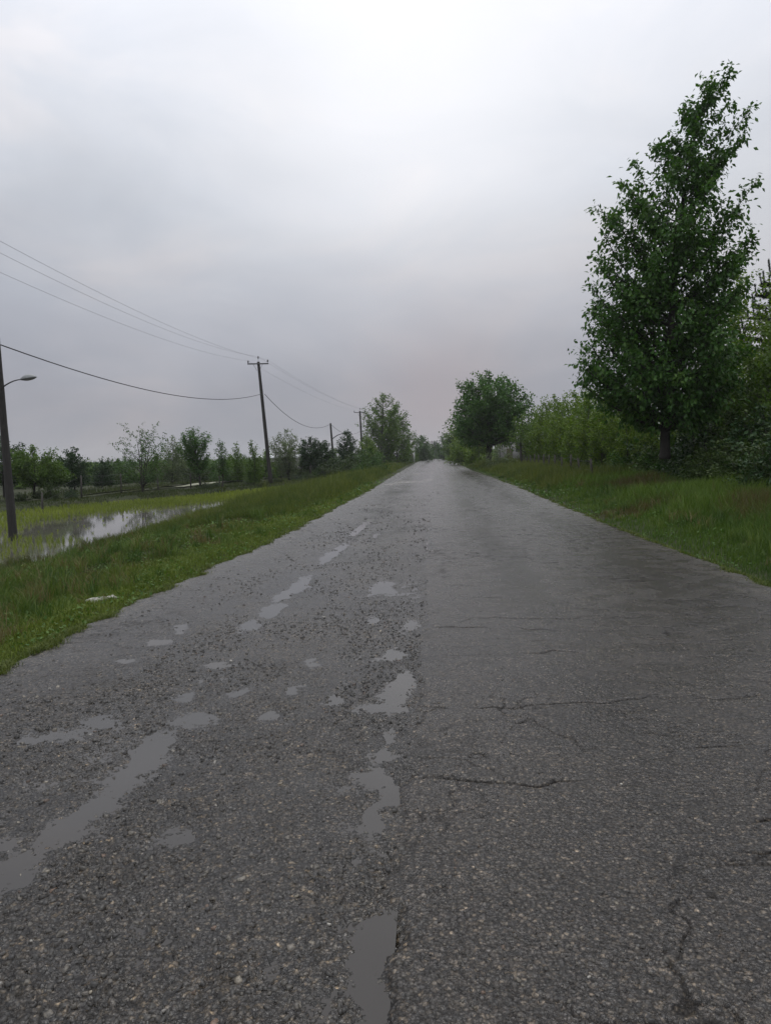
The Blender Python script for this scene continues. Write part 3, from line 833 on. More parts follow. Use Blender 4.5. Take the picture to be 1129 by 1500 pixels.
# rice seedlings in rows
g = np.random.default_rng(17)
rx_, ry_ = np.meshgrid(np.arange(-33, PADDY_R + .2, .36), np.arange(8, 80, .30))
x = rx_.ravel() + g.normal(0, .035, rx_.size); y = ry_.ravel() + g.normal(0, .035, rx_.size)
x = x + .1 * (y - 30) * 0
d = PADDY_R - x
ok = (x > Bund(y) + .25) & (d > .1)
nzv = fbm(x * .35, y * .25, 121, 3)
lim = np.interp(y, [8, 20, 23.5, 25, 30, 34, 38, 44, 70], [.7, 1.0, 2.4, 4.8, 6.8, 7.0, 5.2, 3.0, .8]) + nzv * 1.3
dense = sstep(-.3, .5, d - lim)
ok &= g.random(len(x)) < (.09 + .91 * dense) * np.where(dense > .5, .96, 1)
x, y, dense, nzv = x[ok], y[ok], dense[ok], nzv[ok]
nb = 8
n = len(x)
X = np.repeat(x, nb) + g.normal(0, .022, n * nb); Yb = np.repeat(y, nb) + g.normal(0, .022, n * nb)
hh = np.repeat((.12 + .15 * dense) * g.uniform(.8, 1.2, n), nb) * g.uniform(.6, 1.1, n * nb)
ww = np.maximum(.009, .0006 * Yb)
c = lerpc((.10, .14, .014), (.24, .29, .04), np.clip(np.repeat(.5 + .5 * nzv, nb) + g.normal(0, .2, n * nb), 0, 1))
V, T, Q, C = blades(X, Yb, np.full(n * nb, Z_WATER - .02), hh, ww, c, g, .45)
tag(build("rice_seedlings", V, T, Q, M['grass'], col=C), "yellow-green rice seedlings planted in rows in the flooded paddy", "rice crop", kind='stuff')


# ------------------------------------------------------------------ trees
def rowsnorm(a):
    return a / (np.linalg.norm(a, axis=-1, keepdims=True) + 1e-9)


def make_tree(g, H, rad, cb, nb, ntw, nlf, ls, asc=.7, tr=.1, axis=None, zmin=None, twl=.28, droop=.4, stems=1, lw=.3, twig_tubes=False, sag=.1, leader=.5, spread=.55, stem_sp=.12, tips=()):
    """tapered trunk with limbs (MB) and a crown of separate leaves (V, T).  rad(ft, az) -> crown radius at height fraction ft"""
    ph = g.uniform(0, 6.28, 4)
    if axis is None:
        wob = H * .018
        axis = lambda z: np.stack([wob * np.sin(z / H * 5 + ph[0]) - wob * np.sin(ph[0]), wob * np.sin(z / H * 4 + ph[1]) - wob * np.sin(ph[1])], -1)
    ax3 = lambda z: np.array([*axis(np.float64(z)), z])
    zmin = cb * H * .75 if zmin is None else zmin
    mb = MB()
    soff = []
    for s in range(stems):
        a = s * 2 * PI / max(stems, 1) + ph[2]
        k = 0 if stems == 1 else 1
        zz = np.linspace(-.12, H * (.96 if s == 0 else .75), 12)
        P = np.stack([ax3(z) for z in zz])
        P[:, 0] += k * math.cos(a) * stem_sp * np.maximum(zz, 0) ; P[:, 1] += k * math.sin(a) * stem_sp * np.maximum(zz, 0)
        P[0] = P[1] - (P[2] - P[1]) * .12
        f_ = np.clip(zz / H, 0, 1)
        R = tr * ((1 - f_) ** .9 * (1 if stems == 1 else .7) + .06)
        R[0:2] *= 1.25
        mb.tube(P, R, 8)
        soff.append((k * math.cos(a) * stem_sp, k * math.sin(a) * stem_sp))
    tp0 = []; tdr = []; tln = []
    fg = np.linspace(cb, 1, 60); rg = np.array([np.mean([rad(f_, a_) for a_ in (0, 1.6, 3.1, 4.7)]) for f_ in fg])
    cdf = np.concatenate([[0], np.cumsum(((rg[1:] + rg[:-1]) / 2) ** 1.15)]); cdf /= cdf[-1]; rmean = rg.mean(); ntw0 = ntw
    for b in range(nb + len(tips)):
        ft = float(np.interp(min(1, (b + g.random()) / nb), cdf, fg))
        az = b * 2.39996 + g.normal(0, .45)
        r = rad(ft, az) * g.uniform(.72, 1.1)
        if g.random() < .08: r *= 1.18
        spray = 1.0
        if g.random() < .3 and tips: r *= 1.2; spray = .5
        ntw = int(max(4, round(ntw0 * min(1.9, r / rmean))))
        zs = np.clip(ft * H - r * asc * g.uniform(.7, 1.25), zmin * g.uniform(.9, 1.15), H * .95)
        so = soff[b % stems]
        p0 = ax3(zs); p0[0] += so[0] * zs; p0[1] += so[1] * zs
        p2 = ax3(ft * H) + np.array([math.cos(az) * r, math.sin(az) * r, 0])
        if b >= nb:
            tx, tz = tips[b - nb]; p2 = np.array([tx, g.normal(0, .35), tz]); d_ = abs(tx - axis(np.float64(tz))[0]); r = max(d_, .5)
            zs = np.clip(tz - d_ * 1.0 - .5, zmin, H * .93); p0 = ax3(zs); ntw = int(9 + 6 * r); spray = .5
        p1 = (p0 + p2) / 2 + np.array([0, 0, -sag * r]) + g.normal(0, .05 * r, 3)
        uu = np.linspace(0, 1, 6)[:, None]
        P = (1 - uu) ** 2 * p0 + 2 * uu * (1 - uu) * p1 + uu ** 2 * p2
        rb = max(tr * .42 * (1 - .75 * zs / H), .006) * min(1, .35 + r / max(rad(.5, 0), .3) * .6)
        mb.tube(P, np.linspace(rb, rb * .22, 6), 5, False)
        ss = .22 + .78 * (np.arange(ntw) + g.random(ntw)) / ntw
        pt = (1 - ss[:, None]) ** 2 * p0 + 2 * ss[:, None] * (1 - ss[:, None]) * p1 + ss[:, None] ** 2 * p2
        bd = rowsnorm(2 * (1 - ss[:, None]) * (p1 - p0) + 2 * ss[:, None] * (p2 - p1))
        dd = rowsnorm(bd * .75 + rowsnorm(g.normal(0, 1, (ntw, 3))) * spread + np.array([0, 0, .12]))
        ln = (spray * twl * r * (1.15 - .55 * ss) + .02 * H) * g.uniform(.6, 1.3, ntw)
        tp0.append(pt); tdr.append(dd); tln.append(ln)
    # leader
    nl = int(ntw0 * leader * 3)
    if nl:
        zz = H * (1 - (1 - cb) * .55 * g.random(nl) ** 1.5)
        pt = np.array([ax3(z) for z in zz]); dd = rowsnorm(np.concatenate([g.normal(0, .6, (nl, 2)), np.full((nl, 1), .8)], 1))
        tp0.append(pt); tdr.append(dd); tln.append(np.full(nl, .055 * H) * g.uniform(.6, 1.2, nl))
    p0 = np.vstack(tp0); dr = np.vstack(tdr); ln = np.concatenate(tln)
    if twig_tubes:
        a = rowsnorm(np.cross(dr, [0.3, .2, 1.])); c_ = np.cross(dr, a); rr = .006
        e = p0 + dr * ln[:, None]
        V = np.stack([p0 + a * rr, p0 - a * rr * .5 + c_ * rr * .8, p0 - a * rr * .5 - c_ * rr * .8, e], 1).reshape(-1, 3)
        o = np.arange(len(p0)) * 4
        mb.add(V, np.concatenate([np.stack([o, o + 1, o + 3], 1), np.stack([o + 1, o + 2, o + 3], 1), np.stack([o + 2, o, o + 3], 1)]))
    m = len(p0)
    u_ = (np.arange(nlf)[None] + g.random((m, nlf))) / nlf * 1.05
    P = p0[:, None] + dr[:, None] * (ln[:, None] * u_)[..., None] + g.normal(0, ls * .55, (m, nlf, 3))
    P[..., 2] -= (ln[:, None] * u_ ** 2) * .18
    P = P.reshape(-1, 3); D = np.repeat(dr, nlf, 0)
    K = len(P)
    d = rowsnorm(D * .6 + g.normal(0, .55, (K, 3)) + np.array([0, 0, -droop]))
    sd_ = rowsnorm(np.cross(d, g.normal(0, .45, (K, 3)) + np.array([0, 0, 1.])))
    nn = np.cross(sd_, d)
    s = (ls * g.uniform(.65, 1.25, K))[:, None]
    V = np.stack([P, P + d * s * .45 + sd_ * s * lw + nn * s * .07, P + d * s - nn * s * .08, P + d * s * .45 - sd_ * s * lw + nn * s * .07], 1).reshape(-1, 3)
    o = np.arange(K) * 4
    T = np.concatenate([np.stack([o, o + 1, o + 2], 1), np.stack([o, o + 2, o + 3], 1)])
    return mb, V, T


def plant(name, label, cat, x, y, mb, V, T, leafm, bark, group=None, z=None, crown='crown', trunk='trunk'):
    z = float(terr(x, y)) if z is None else z
    e = empty(name, (x, y, z)); tag(e, label, cat, group)
    mb.build(trunk, bark, e, True)
    build(crown, V, T, None, leafm, e)
    return e


def prof_round(c=.55, w=.52, p=.5):
    return lambda f: max(.12, 1 - ((f - c) / w) ** 2) ** p if abs(f - c) < w else .12


PROF = {
    'round': lambda f: (max(.05, 1 - ((f - .45) / .58) ** 2)) ** .5,
    'dome': lambda f: (max(.05, 1 - ((f - .25) / .78) ** 2)) ** .5,
    'cone': lambda f: .15 + .9 * (1 - f) ** .8 * min(1, .35 + f * 3),
    'column': lambda f: (.35 + .65 * math.sin(min(1, f * 1.15 + .12) * PI * .8)) * (1 if f < .8 else 1 - (f - .8) * 3),
    'vase': lambda f: .35 + .75 * f if f < .8 else .95 * (1 - (f - .8) * 3.5),
    'open': lambda f: (max(.08, 1 - ((f - .5) / .6) ** 2)) ** .5,
}


def std_tree(name, label, cat, px, Y, topy, wpx, prof, seed, cb=.25, nb=40, ntw=9, nlf=9, ls=.1, asc=.6, mat='broad', bark='bark', trk=None, lean=0.0, group=None, stems=1, zoff=0.0, **kw):
    g = np.random.default_rng(seed)
    p = at(px, topy, Y)
    x = p[0] - lean; z = float(terr(x, Y)) + zoff
    H = p[2] - z
    R = wpx / 2 / F * Y
    pf = PROF[prof]
    ph = g.uniform(0, 6.28, 3)
    rad = lambda ft, az: R * pf((ft - cb) / (1 - cb)) * (1 + .16 * math.sin(az * 2 + ph[0] + ft * 5) + .12 * math.sin(az * 3 + ph[1] - ft * 9))
    wob = H * .02
    axis = lambda zz: np.stack([lean * np.clip(zz / H, 0, 1) ** 1.3 + wob * np.sin(zz / H * 5 + ph[2]) - wob * np.sin(ph[2]), wob * np.sin(zz / H * 4)], -1)
    mb, V, T = make_tree(g, H, rad, cb, nb, ntw, nlf, ls, asc, trk or H * .02, axis=axis, stems=stems, **kw)
    return plant(name, label, cat, x, Y, mb, V, T, M[mat], M[bark], group, z)


# ---- the tall tree on the right
TY = 25.0
ex = at(973, 700, TY)[0]; ez = float(terr(ex, TY))
EH = at(1040, 128, TY)[2] - ez
pxm = TY / F
tab = np.array([  # photo height, left and right reach of the crown
    (612, 925, 1035), (585, 868, 1068), (555, 838, 1084), (520, 842, 1092), (480, 856, 1098), (440, 862, 1100), (400, 862, 1104), (350, 872, 1106), (310, 868, 1062),
    (280, 882, 1050), (250, 914, 1052), (225, 932, 1058), (195, 975, 1082), (165, 1000, 1084), (140, 1006, 1066), (112, 1024, 1058)], float)
zt = np.array([at(975, yy, TY)[2] - ez for yy in tab[:, 0]])
axp = np.interp(tab[:, 0], [112, 165, 200, 300, 400, 600], [1044, 1022, 1010, 992, 983, 973])
RLt = (axp - tab[:, 1]) * pxm; RRt = (tab[:, 2] - axp) * pxm * .9
CRT = math.cos(YAW), math.sin(YAW)


def elm_rad(ft, az):
    z = ft * EH
    l = np.interp(z, zt, RLt); r = np.interp(z, zt, RRt); c = math.cos(az - YAW)
    return max(.18, np.interp(ft, [.2, .5, .75, 1], [.84, .76, .62, .62]) * (.5 * (l + r) + .5 * (r - l) * c))


def elm_axis(z):
    px = np.interp(z, [0, zt[0], zt[6], zt[8], zt[12], zt[13], zt[15]], [973, 973, 983, 992, 1010, 1022, 1044])
    return np.stack([(px - 973) * pxm, 0 * px], -1)


TIPS = []
for (px_, py_) in ((1108, 262), (1095, 160), (1092, 190), (1056, 112), (1036, 118), (1003, 140), (872, 288), (874, 332), (1098, 350), (842, 552), (848, 520), (862, 412), (864, 470), (925, 240), (918, 262), (948, 215), (1070, 560), (1058, 232), (1085, 420), (905, 262), (985, 190), (850, 535), (858, 500), (866, 380), (880, 360), (868, 440), (1090, 300), (1080, 380), (1066, 208), (1046, 250), (965, 205), (1020, 150), (890, 310)):
    q_ = at(px_, py_, TY); TIPS.append(((q_[0] - ex - elm_axis(q_[2] - ez)[0]) * .95 + elm_axis(q_[2] - ez)[0], q_[2] - ez - .15))
g = np.random.default_rng(42)
mb, V, T = make_tree(g, EH, elm_rad, zt[0] / EH * .98, 135, 15, 14, .165, .62, .15, axis=elm_axis, zmin=zt[0] * .8, twl=.25, droop=.75, lw=.29, twig_tubes=True, sag=.10, leader=1.0, spread=.8, tips=TIPS)
plant("elm_tree", "tall dark green tree with ragged crown whose top bends to the right", "tree", ex, TY, mb, V, T, M['elm'], M['bark'])

# ---- round tree by the road
std_tree("round_tree", "dark round-headed tree with several stems beside the road's right edge", "tree", 714, 78, 549, 118, 'round', 3, cb=.30, nb=120, ntw=13, nlf=15, ls=.30, asc=.6, mat='elm', stems=3, trk=.26, zmin=2.3, spread=.75, stem_sp=.1)

# ---- young poplars on the right: a few built, the rest copied
protos = []
for k in range(4):
    g = np.random.default_rng(200 + k)
    H = 4.6
    pf = PROF['column']
    mb, V, T = make_tree(g, H, lambda ft, az: .78 * pf((ft - .14) / .86) * (1 + .2 * math.sin(az * 2 + ft * 7 + k)),   .14, 44, 7, 9, .13, 1.5, .045, droop=.5, lw=.36, twl=.4, spread=.7)
    protos.append((mb, V, T))
pl_px = [(783, 70, 600), (792, 66, 590), (800, 62, 584), (812, 58, 578), (806, 68, 592), (822, 55, 582), (830, 50, 580), (838, 47, 572), (845, 54, 585), (852, 43, 576), (861, 46, 572), (868, 40, 570),
         (876, 42, 578), (884, 37, 572), (893, 40, 580), (900, 35, 578), (909, 38, 585), (917, 33, 590), (926, 36, 590), (935, 32, 600), (944, 34, 598), (955, 31, 605), (967, 33, 600), (980, 30, 600), (992, 32, 590),
         (775, 76, 612), (768, 82, 618), (818, 64, 590), (857, 52, 582), (889, 47, 580), (922, 42, 588), (950, 40, 590), (1005, 33, 575), (1020, 31, 560), (1035, 34, 545), (1050, 31, 520), (1064, 33, 530)]
first = [None] * 4
random.seed(3)
LBL_P = "slender light green poplar sapling in the close-set row behind the right verge"
GRP_P = "young poplars in rows right of the road"
for q, (px, Y, ty) in enumerate(pl_px):
    k = q % 4
    p = at(px, ty, Y); x = p[0]; z = float(terr(x, Y)); s = (p[2] - z) / 4.6
    sw = s * random.uniform(.85, 1.15)
    if first[k] is None:
        mb, V, T = protos[k]
        first[k] = plant("poplar_sapling", LBL_P, "sapling", x, Y, mb, V, T, M['poplar'], M['barkpale'], GRP_P, z)
        first[k].scale = (sw, sw, s); first[k].rotation_euler = (0, 0, random.uniform(0, 6))
    else:
        copy_tree(first[k], (x, Y, z), random.uniform(0, 6.28), (sw, sw, s))

# taller light green trees behind the tall tree
std_tree("poplar_tree", "light green poplar with visible pale stem at the photo's right edge", "tree", 1124, 27, 415, 95, 'column', 31, cb=.2, nb=60, ntw=9, nlf=10, ls=.13, asc=1.1, mat='poplar', bark='barkpale', trk=.08, lw=.36, twl=.34)
std_tree("poplar_tree", "yellow-green poplar showing between the tall dark tree and the edge one", "tree", 1082, 31, 388, 105, 'column', 32, cb=.15, nb=70, ntw=10, nlf=10, ls=.14, asc=1.1, mat='poplar', bark='barkpale', trk=.1, lw=.36, twl=.32)
std_tree("poplar_tree", "leafy poplar filling the gap low behind the tall dark tree", "tree", 1050, 35, 470, 110, 'column', 33, cb=.1, nb=60, ntw=9, nlf=10, ls=.16, asc=1.0, mat='poplar', bark='barkpale', trk=.1, lw=.36)
std_tree("poplar_tree", "dim green poplar just outside the right edge behind the shrubs", "tree", 1150, 24, 470, 130, 'column', 34, cb=.1, nb=70, ntw=9, nlf=10, ls=.13, asc=1.0, mat='fresh', bark='barkpale', trk=.1, lw=.36)

# pine: whorled shoots standing up at the top
g = np.random.default_rng(51)
PY = 31.0; pp = at(1122, 386, PY); pz = float(terr(pp[0] + .25, PY)); PH = pp[2] - pz
e = empty("pine_tree", (pp[0] + .25, PY, pz)); tag(e, "dark pine with upright shoots rising at the right edge", "tree")
mb = MB(); mb.tube([(0, 0, -.1), (0, 0, PH * .5), (0, 0, PH)], [.13, .09, .012], 8)
VV = []; 
def needles(p0, p1, n, ln):
    p0 = np.array(p0); p1 = np.array(p1); d0 = rowsnorm(p1 - p0)
    u_ = g.random(n)[:, None]; P = p0 + (p1 - p0) * u_
    d = rowsnorm(g.normal(0, 1, (n, 3)) * .55 + d0 * .9)
    s = rowsnorm(np.cross(d, g.normal(0, 1, (n, 3)))) * .009
    VV.append(np.stack([P - s, P + s, P + d * ln * g.uniform(.7, 1.1, n)[:, None]], 1).reshape(-1, 3))
for k in range(9):
    zb = PH * (.45 + .055 * k); L = 1.7 * (1 - k / 10.5)
    for j in range(6):
        a = j * PI / 3 + k * .7
        tip = np.array([math.cos(a) * L, math.sin(a) * L, zb + .35 * L])
        mb.tube([(0, 0, zb), tip * [.5, .5, 1] - [0, 0, .06 * L], tip], [.03, .02, .006], 5, False)
        needles((tip * [.3, .3, 1]) - [0, 0, .1 * L], tip, 620, .15)
        up = tip + [math.cos(a) * .08, math.sin(a) * .08, .45]
        mb.tube([tip, up], [.012, .008], 5); needles(tip, up, 240, .10)
for j in range(4):
    a = j * PI / 2 + .3; b0 = np.array([math.cos(a) * .12, math.sin(a) * .12, PH * .95]); b1 = b0 + [math.cos(a) * .1, math.sin(a) * .1, .75 - .12 * j]
    mb.tube([(0, 0, PH * .93), b0, b1], [.02, .015, .008], 5); needles(b0, b1, 260, .085)
needles((0, 0, PH * .9), (0, 0, PH + .3), 300, .1)
VV = np.vstack(VV)
mb.build("trunk", M['bark'], e, True); build("crown", VV, np.arange(len(VV)).reshape(-1, 3), None, M['needle'], e)

# trees further along on the right
std_tree("roadside_tree", "pale green leafy tree left of the dark round tree", "tree", 686, 112, 617, 62, 'dome', 61, cb=.08, nb=60, ntw=9, nlf=12, ls=.34, mat='poplar', asc=.7)
std_tree("roadside_tree", "lower bushy tree leaning out under the round tree's left side", "tree", 700, 98, 640, 44, 'dome', 62, cb=.06, nb=46, ntw=9, nlf=10, ls=.30, mat='poplar')
std_tree("roadside_tree", "mid green tree farther along the right side of the road", "tree", 669, 165, 620, 44, 'cone', 63, cb=.08, nb=54, ntw=9, nlf=11, ls=.45, mat='fresh')
std_tree("roadside_tree", "greyish far tree where the right edge of the road meets the skyline", "tree", 655, 250, 634, 30, 'dome', 64, cb=.06, nb=44, ntw=8, nlf=10, ls=.6, mat='broad')
std_tree("roadside_tree", "small thin tree with bare leaning stem beside the rail fence", "tree", 766, 62, 606, 46, 'open', 65, cb=.4, nb=24, ntw=7, nlf=9, ls=.15, mat='fresh', trk=.09, lean=.1)
std_tree("roadside_tree", "pale weedy bush at the foot of the dark round tree", "shrub", 731, 66, 652, 40, 'dome', 66, cb=.1, nb=24, ntw=7, nlf=9, ls=.16, mat='silver', stems=3, trk=.03)

# ---- trees beyond the paddy
std_tree("orchard_tree", "broad mid green tree just right of the lamp pole", "tree", 46, 45, 656, 74, 'round', 71, cb=.32, nb=56, ntw=9, nlf=13, ls=.15, mat='fresh', trk=.07, asc=.4)
std_tree("orchard_tree", "broad dark-stemmed tree overlapping the one beside the lamp pole", "tree", 70, 47, 672, 52, 'round', 72, cb=.35, nb=46, ntw=9, nlf=11, ls=.15, mat='fresh', trk=.16, asc=.4)
std_tree("orchard_tree", "dark tree partly hidden behind the lamp pole at the left edge", "tree", 2, 45, 642, 64, 'round', 78, cb=.3, nb=50, ntw=9, nlf=10, ls=.15, mat='deep', trk=.07, asc=.4)
std_tree("orchard_tree", "compact bluish dark tree second from the lamp pole", "tree", 107, 55, 659, 46, 'dome', 73, cb=.22, nb=56, ntw=9, nlf=13, ls=.16, mat='deep', trk=.07, asc=.5)
std_tree("orchard_tree", "small dark bushy tree between the bluish tree and the sparse one", "tree", 148, 62, 673, 34, 'dome', 74, cb=.15, nb=36, ntw=8, nlf=10, ls=.17, mat='deep', trk=.06, asc=.5)
std_tree("orchard_tree", "sparse open tree with spreading stems and thin foliage beside the track", "tree", 205, 50, 620, 86, 'open', 75, cb=.25, nb=44, ntw=8, nlf=10, ls=.13, mat='broad', stems=4, trk=.055, zmin=.5, asc=1.0, twig_tubes=True, stem_sp=.12, spread=.8, twl=.22)
std_tree("orchard_tree", "upright pale tree behind the sparse spreading tree", "tree", 250, 66, 640, 38, 'column', 76, cb=.12, nb=40, ntw=8, nlf=10, ls=.17, mat='silver', trk=.06, asc=1.1)
std_tree("orchard_tree", "bright green vase-shaped tree tilting right on a dark stem", "tree", 286, 58, 627, 50, 'vase', 77, cb=.3, nb=60, ntw=9, nlf=12, ls=.14, mat='elm', trk=.085, asc=1.3, lean=-.25, twl=.3)
std_tree("orchard_tree", "slim sapling with a bare dark stem right of the vase-shaped tree", "tree", 323, 57, 645, 22, 'column', 79, cb=.3, nb=30, ntw=7, nlf=9, ls=.12, mat='broad', trk=.06, asc=1.4)
std_tree("orchard_tree", "tiny upright poplar right of the slim bare-stemmed sapling", "tree", 346, 72, 652, 20, 'column', 80, cb=.1, nb=30, ntw=7, nlf=8, ls=.17, mat='fresh', trk=.04, asc=1.4)
std_tree("orchard_tree", "leafy young tree close to the left of the crossarm pole", "tree", 370, 63, 648, 36, 'cone', 81, cb=.12, nb=44, ntw=8, nlf=10, ls=.15, mat='fresh', trk=.05, asc=1.2)
std_tree("orchard_tree", "silvery feathery tree with pointed tops right of the crossarm pole", "tree", 421, 72, 632, 52, 'vase', 82, cb=.08, nb=64, ntw=9, nlf=12, ls=.15, mat='silver', trk=.05, stems=4, asc=1.5, twl=.32)
std_tree("orchard_tree", "dark rounded tree on a forked stem left of the short pole", "tree", 453, 84, 641, 34, 'round', 83, cb=.3, nb=54, ntw=9, nlf=12, ls=.2, mat='deep', trk=.11, stems=2, asc=.6)
std_tree("orchard_tree", "small dark round crown touching the short pole from the left", "tree", 474, 88, 647, 26, 'round', 84, cb=.35, nb=40, ntw=8, nlf=11, ls=.2, mat='deep', trk=.08, asc=.6)
std_tree("roadside_tree", "dark ivy-like leafy tree standing just right of the short pole", "tree", 508, 96, 633, 34, 'column', 85, cb=.06, nb=60, ntw=9, nlf=12, ls=.22, mat='deep', trk=.1, asc=.9)
std_tree("roadside_tree", "tallest leafy tree of the clump on the road's left side", "tree", 557, 130, 577, 58, 'column', 86, cb=.08, nb=80, ntw=11, nlf=13, ls=.34, mat='fresh', trk=.24, asc=1.0, bark='barkpale')
std_tree("roadside_tree", "second rounder tree in the left clump nearer the road", "tree", 580, 140, 598, 52, 'dome', 87, cb=.06, nb=80, ntw=10, nlf=13, ls=.36, mat='fresh', trk=.22, asc=.8, bark='barkpale')
std_tree("roadside_tree", "light low tree under the left side of the clump", "tree", 535, 122, 640, 34, 'dome', 88, cb=.06, nb=46, ntw=8, nlf=11, ls=.3, mat='poplar', trk=.1)
std_tree("roadside_tree", "thin tree with a bare stem right of the left clump", "tree", 597, 165, 630, 18, 'open', 89, cb=.35, nb=20, ntw=6, nlf=7, ls=.32, mat='broad', trk=.14)
std_tree("roadside_tree", "hazy rounded tree beyond the left clump near the road's end", "tree", 616, 215, 639, 30, 'dome', 90, cb=.08, nb=50, ntw=8, nlf=10, ls=.5, mat='broad', trk=.16)
std_tree("roadside_tree", "hazy bluish tree nearest the vanishing point of the road", "tree", 637, 330, 648, 15, 'dome', 91, cb=.06, nb=36, ntw=7, nlf=9, ls=.7, mat='deep', trk=.2)
std_tree("roadside_tree", "low hazy bush left of the bluish far tree", "tree", 626, 275, 654, 18, 'dome', 92, cb=.06, nb=36, ntw=7, nlf=9, ls=.6, mat='broad', trk=.2)

for q, (px, Y, ty, wd, mt, pr) in enumerate([(20, 66, 660, 46, 'fresh', 'dome'), (88, 74, 672, 40, 'broad', 'dome'), (133, 78, 677, 36, 'fresh', 'dome'), (172, 76, 675, 40, 'broad', 'dome'), (228, 80, 664, 44, 'fresh', 'dome'),
        (268, 82, 656, 36, 'silver', 'column'), (303, 84, 673, 36, 'broad', 'dome'), (336, 80, 668, 30, 'fresh', 'column'), (358, 86, 668, 34, 'broad', 'dome'), (388, 84, 661, 34, 'fresh', 'dome'), (440, 95, 656, 36, 'silver', 'dome'), (492, 112, 656, 36, 'fresh', 'dome')]):
    std_tree("background_tree", "leafy tree in the mixed green belt behind the orchard trees", "tree", px, Y, ty, wd, pr, 500 + q, cb=.08, nb=36, ntw=8, nlf=9, ls=.23, mat=mt, trk=.07, asc=.8, group="belt of trees behind the orchard")

# ---- shrubs: three kinds built once, then copied
SH = []
for k, (mt, seed) in enumerate((('under', 301), ('broad', 302), ('fresh', 303), ('deep', 304))):
    g = np.random.default_rng(seed)
    mb, V, T = make_tree(g, 1.6, lambda ft, az: 1.0 * PROF['dome'](ft) * (1 + .25 * math.sin(az * 2 + ft * 6 + k)), .04, 46, 8, 10, .095, .7, .03, stems=5, zmin=.05, lw=.33, droop=.3, spread=.9, stem_sp=.25)
    SH.append([mb, V, T, mt, None])


def shrub(k, x, y, h, w, label, group, rz, z=None):
    z = float(terr(x, y)) if z is None else z
    sc = (w / 2.0, w / 2.0, h / 1.6)
    if SH[k][4] is None:
        e = plant("shrub", label, "shrub", x, y, SH[k][0], SH[k][1], SH[k][2], M[SH[k][3]], M['bark'], group, z, 'foliage', 'stem')
        e.scale = sc; e.rotation_euler = (0, 0, rz); SH[k][4] = e
    else:
        e = copy_tree(SH[k][4], (x, y, z), rz, sc, label); e["group"] = group
    return e


random.seed(9)
# undergrowth below the tall tree and to the right edge
for (px, Y, ty, w) in [(1016, 27, 640, 1.6), (985, 29.5, 640, 2.4), (955, 30, 655, 2.2), (972, 31, 620, 2.6), (1115, 17.5, 655, 1.5), (1088, 19.5, 662, 1.4), (1052, 21.5, 672, 1.3), (1140, 17.0, 640, 1.6), (1030, 26, 610, 2.6), (1050, 22, 650, 2.0), (1072, 24, 605, 2.6), (1090, 20.5, 655, 2.1), (1110, 22, 600, 2.6), (1130, 19.5, 640, 2.2), (1150, 21, 600, 2.8), (1180, 19, 600, 3.0),
                       (915, 33, 655, 2.2), (1150, 17.5, 670, 1.8), (880, 38, 655, 2.2), (1045, 29, 560, 3.), (1100, 27, 540, 3.2), (1130, 25, 520, 3.2)]:
    p = at(px, ty, Y); z = float(terr(p[0], Y)); k = random.choice((0, 0, 1, 3)) if ty > 570 else random.choice((1, 2))
    shrub(k, p[0], Y, max(.6, p[2] - z), w, "dark tangled shrub in the undergrowth around the tall tree's foot", "undergrowth shrubs on the right", random.uniform(0, 6.28))
# bank beyond the paddy
for (px, Y, ty, w) in [(28, 44, 722, 1.3), (58, 45, 718, 1.2), (76, 44, 705, 1.1), (104, 46, 716, 1.1), (300, 58, 705, 1.3), (318, 60, 708, 1.2), (362, 64, 704, 1.3), (432, 76, 694, 1.8), (450, 80, 692, 1.8), (405, 70, 700, 1.2)]:
    p = at(px, ty, Y); z = float(terr(p[0], Y))
    shrub(random.choice((0, 0, 3)), p[0], Y, max(.5, p[2] - z), w, "low dark shrub on the far bank of the paddy by the fence", "shrubs along the far bank", random.uniform(0, 6.28))
# hedge row behind the orchard
hx = [(10, 690), (35, 686), (122, 680), (160, 684), (182, 686), (215, 684), (240, 680), (262, 676), (285, 684), (305, 676), (328, 682), (350, 678), (372, 680), (395, 678), (412, 682), (440, 676), (462, 680), (486, 676), (505, 674), (524, 668), (545, 664)]
for (px, ty) in hx:
    Y = random.uniform(72, 92); p = at(px, ty + random.uniform(-8, 5), Y); z = float(terr(p[0], Y))
    shrub(random.choice((0, 1, 2, 2)), p[0], Y, max(.9, p[2] - z) * random.uniform(1.0, 1.3), random.uniform(2.6, 4.2), "grey-green bush in the hedge line behind the orchard trees", "hedge bushes beyond the track", random.uniform(0, 6.28))
# roadside bushes far off
for (px, Y, ty, w) in [(664, 190, 655, 5), (690, 125, 655, 3.5), (676, 150, 654, 4), (612, 230, 662, 6), (603, 180, 660, 4), (648, 300, 657, 7), (592, 150, 662, 4)]:
    p = at(px, ty, Y); z = float(terr(p[0], Y))
    shrub(random.choice((1, 2)), p[0], Y, max(1., p[2] - z), w, "bushy scrub crowding the road's far end", "scrub near the vanishing point", random.uniform(0, 6.28))

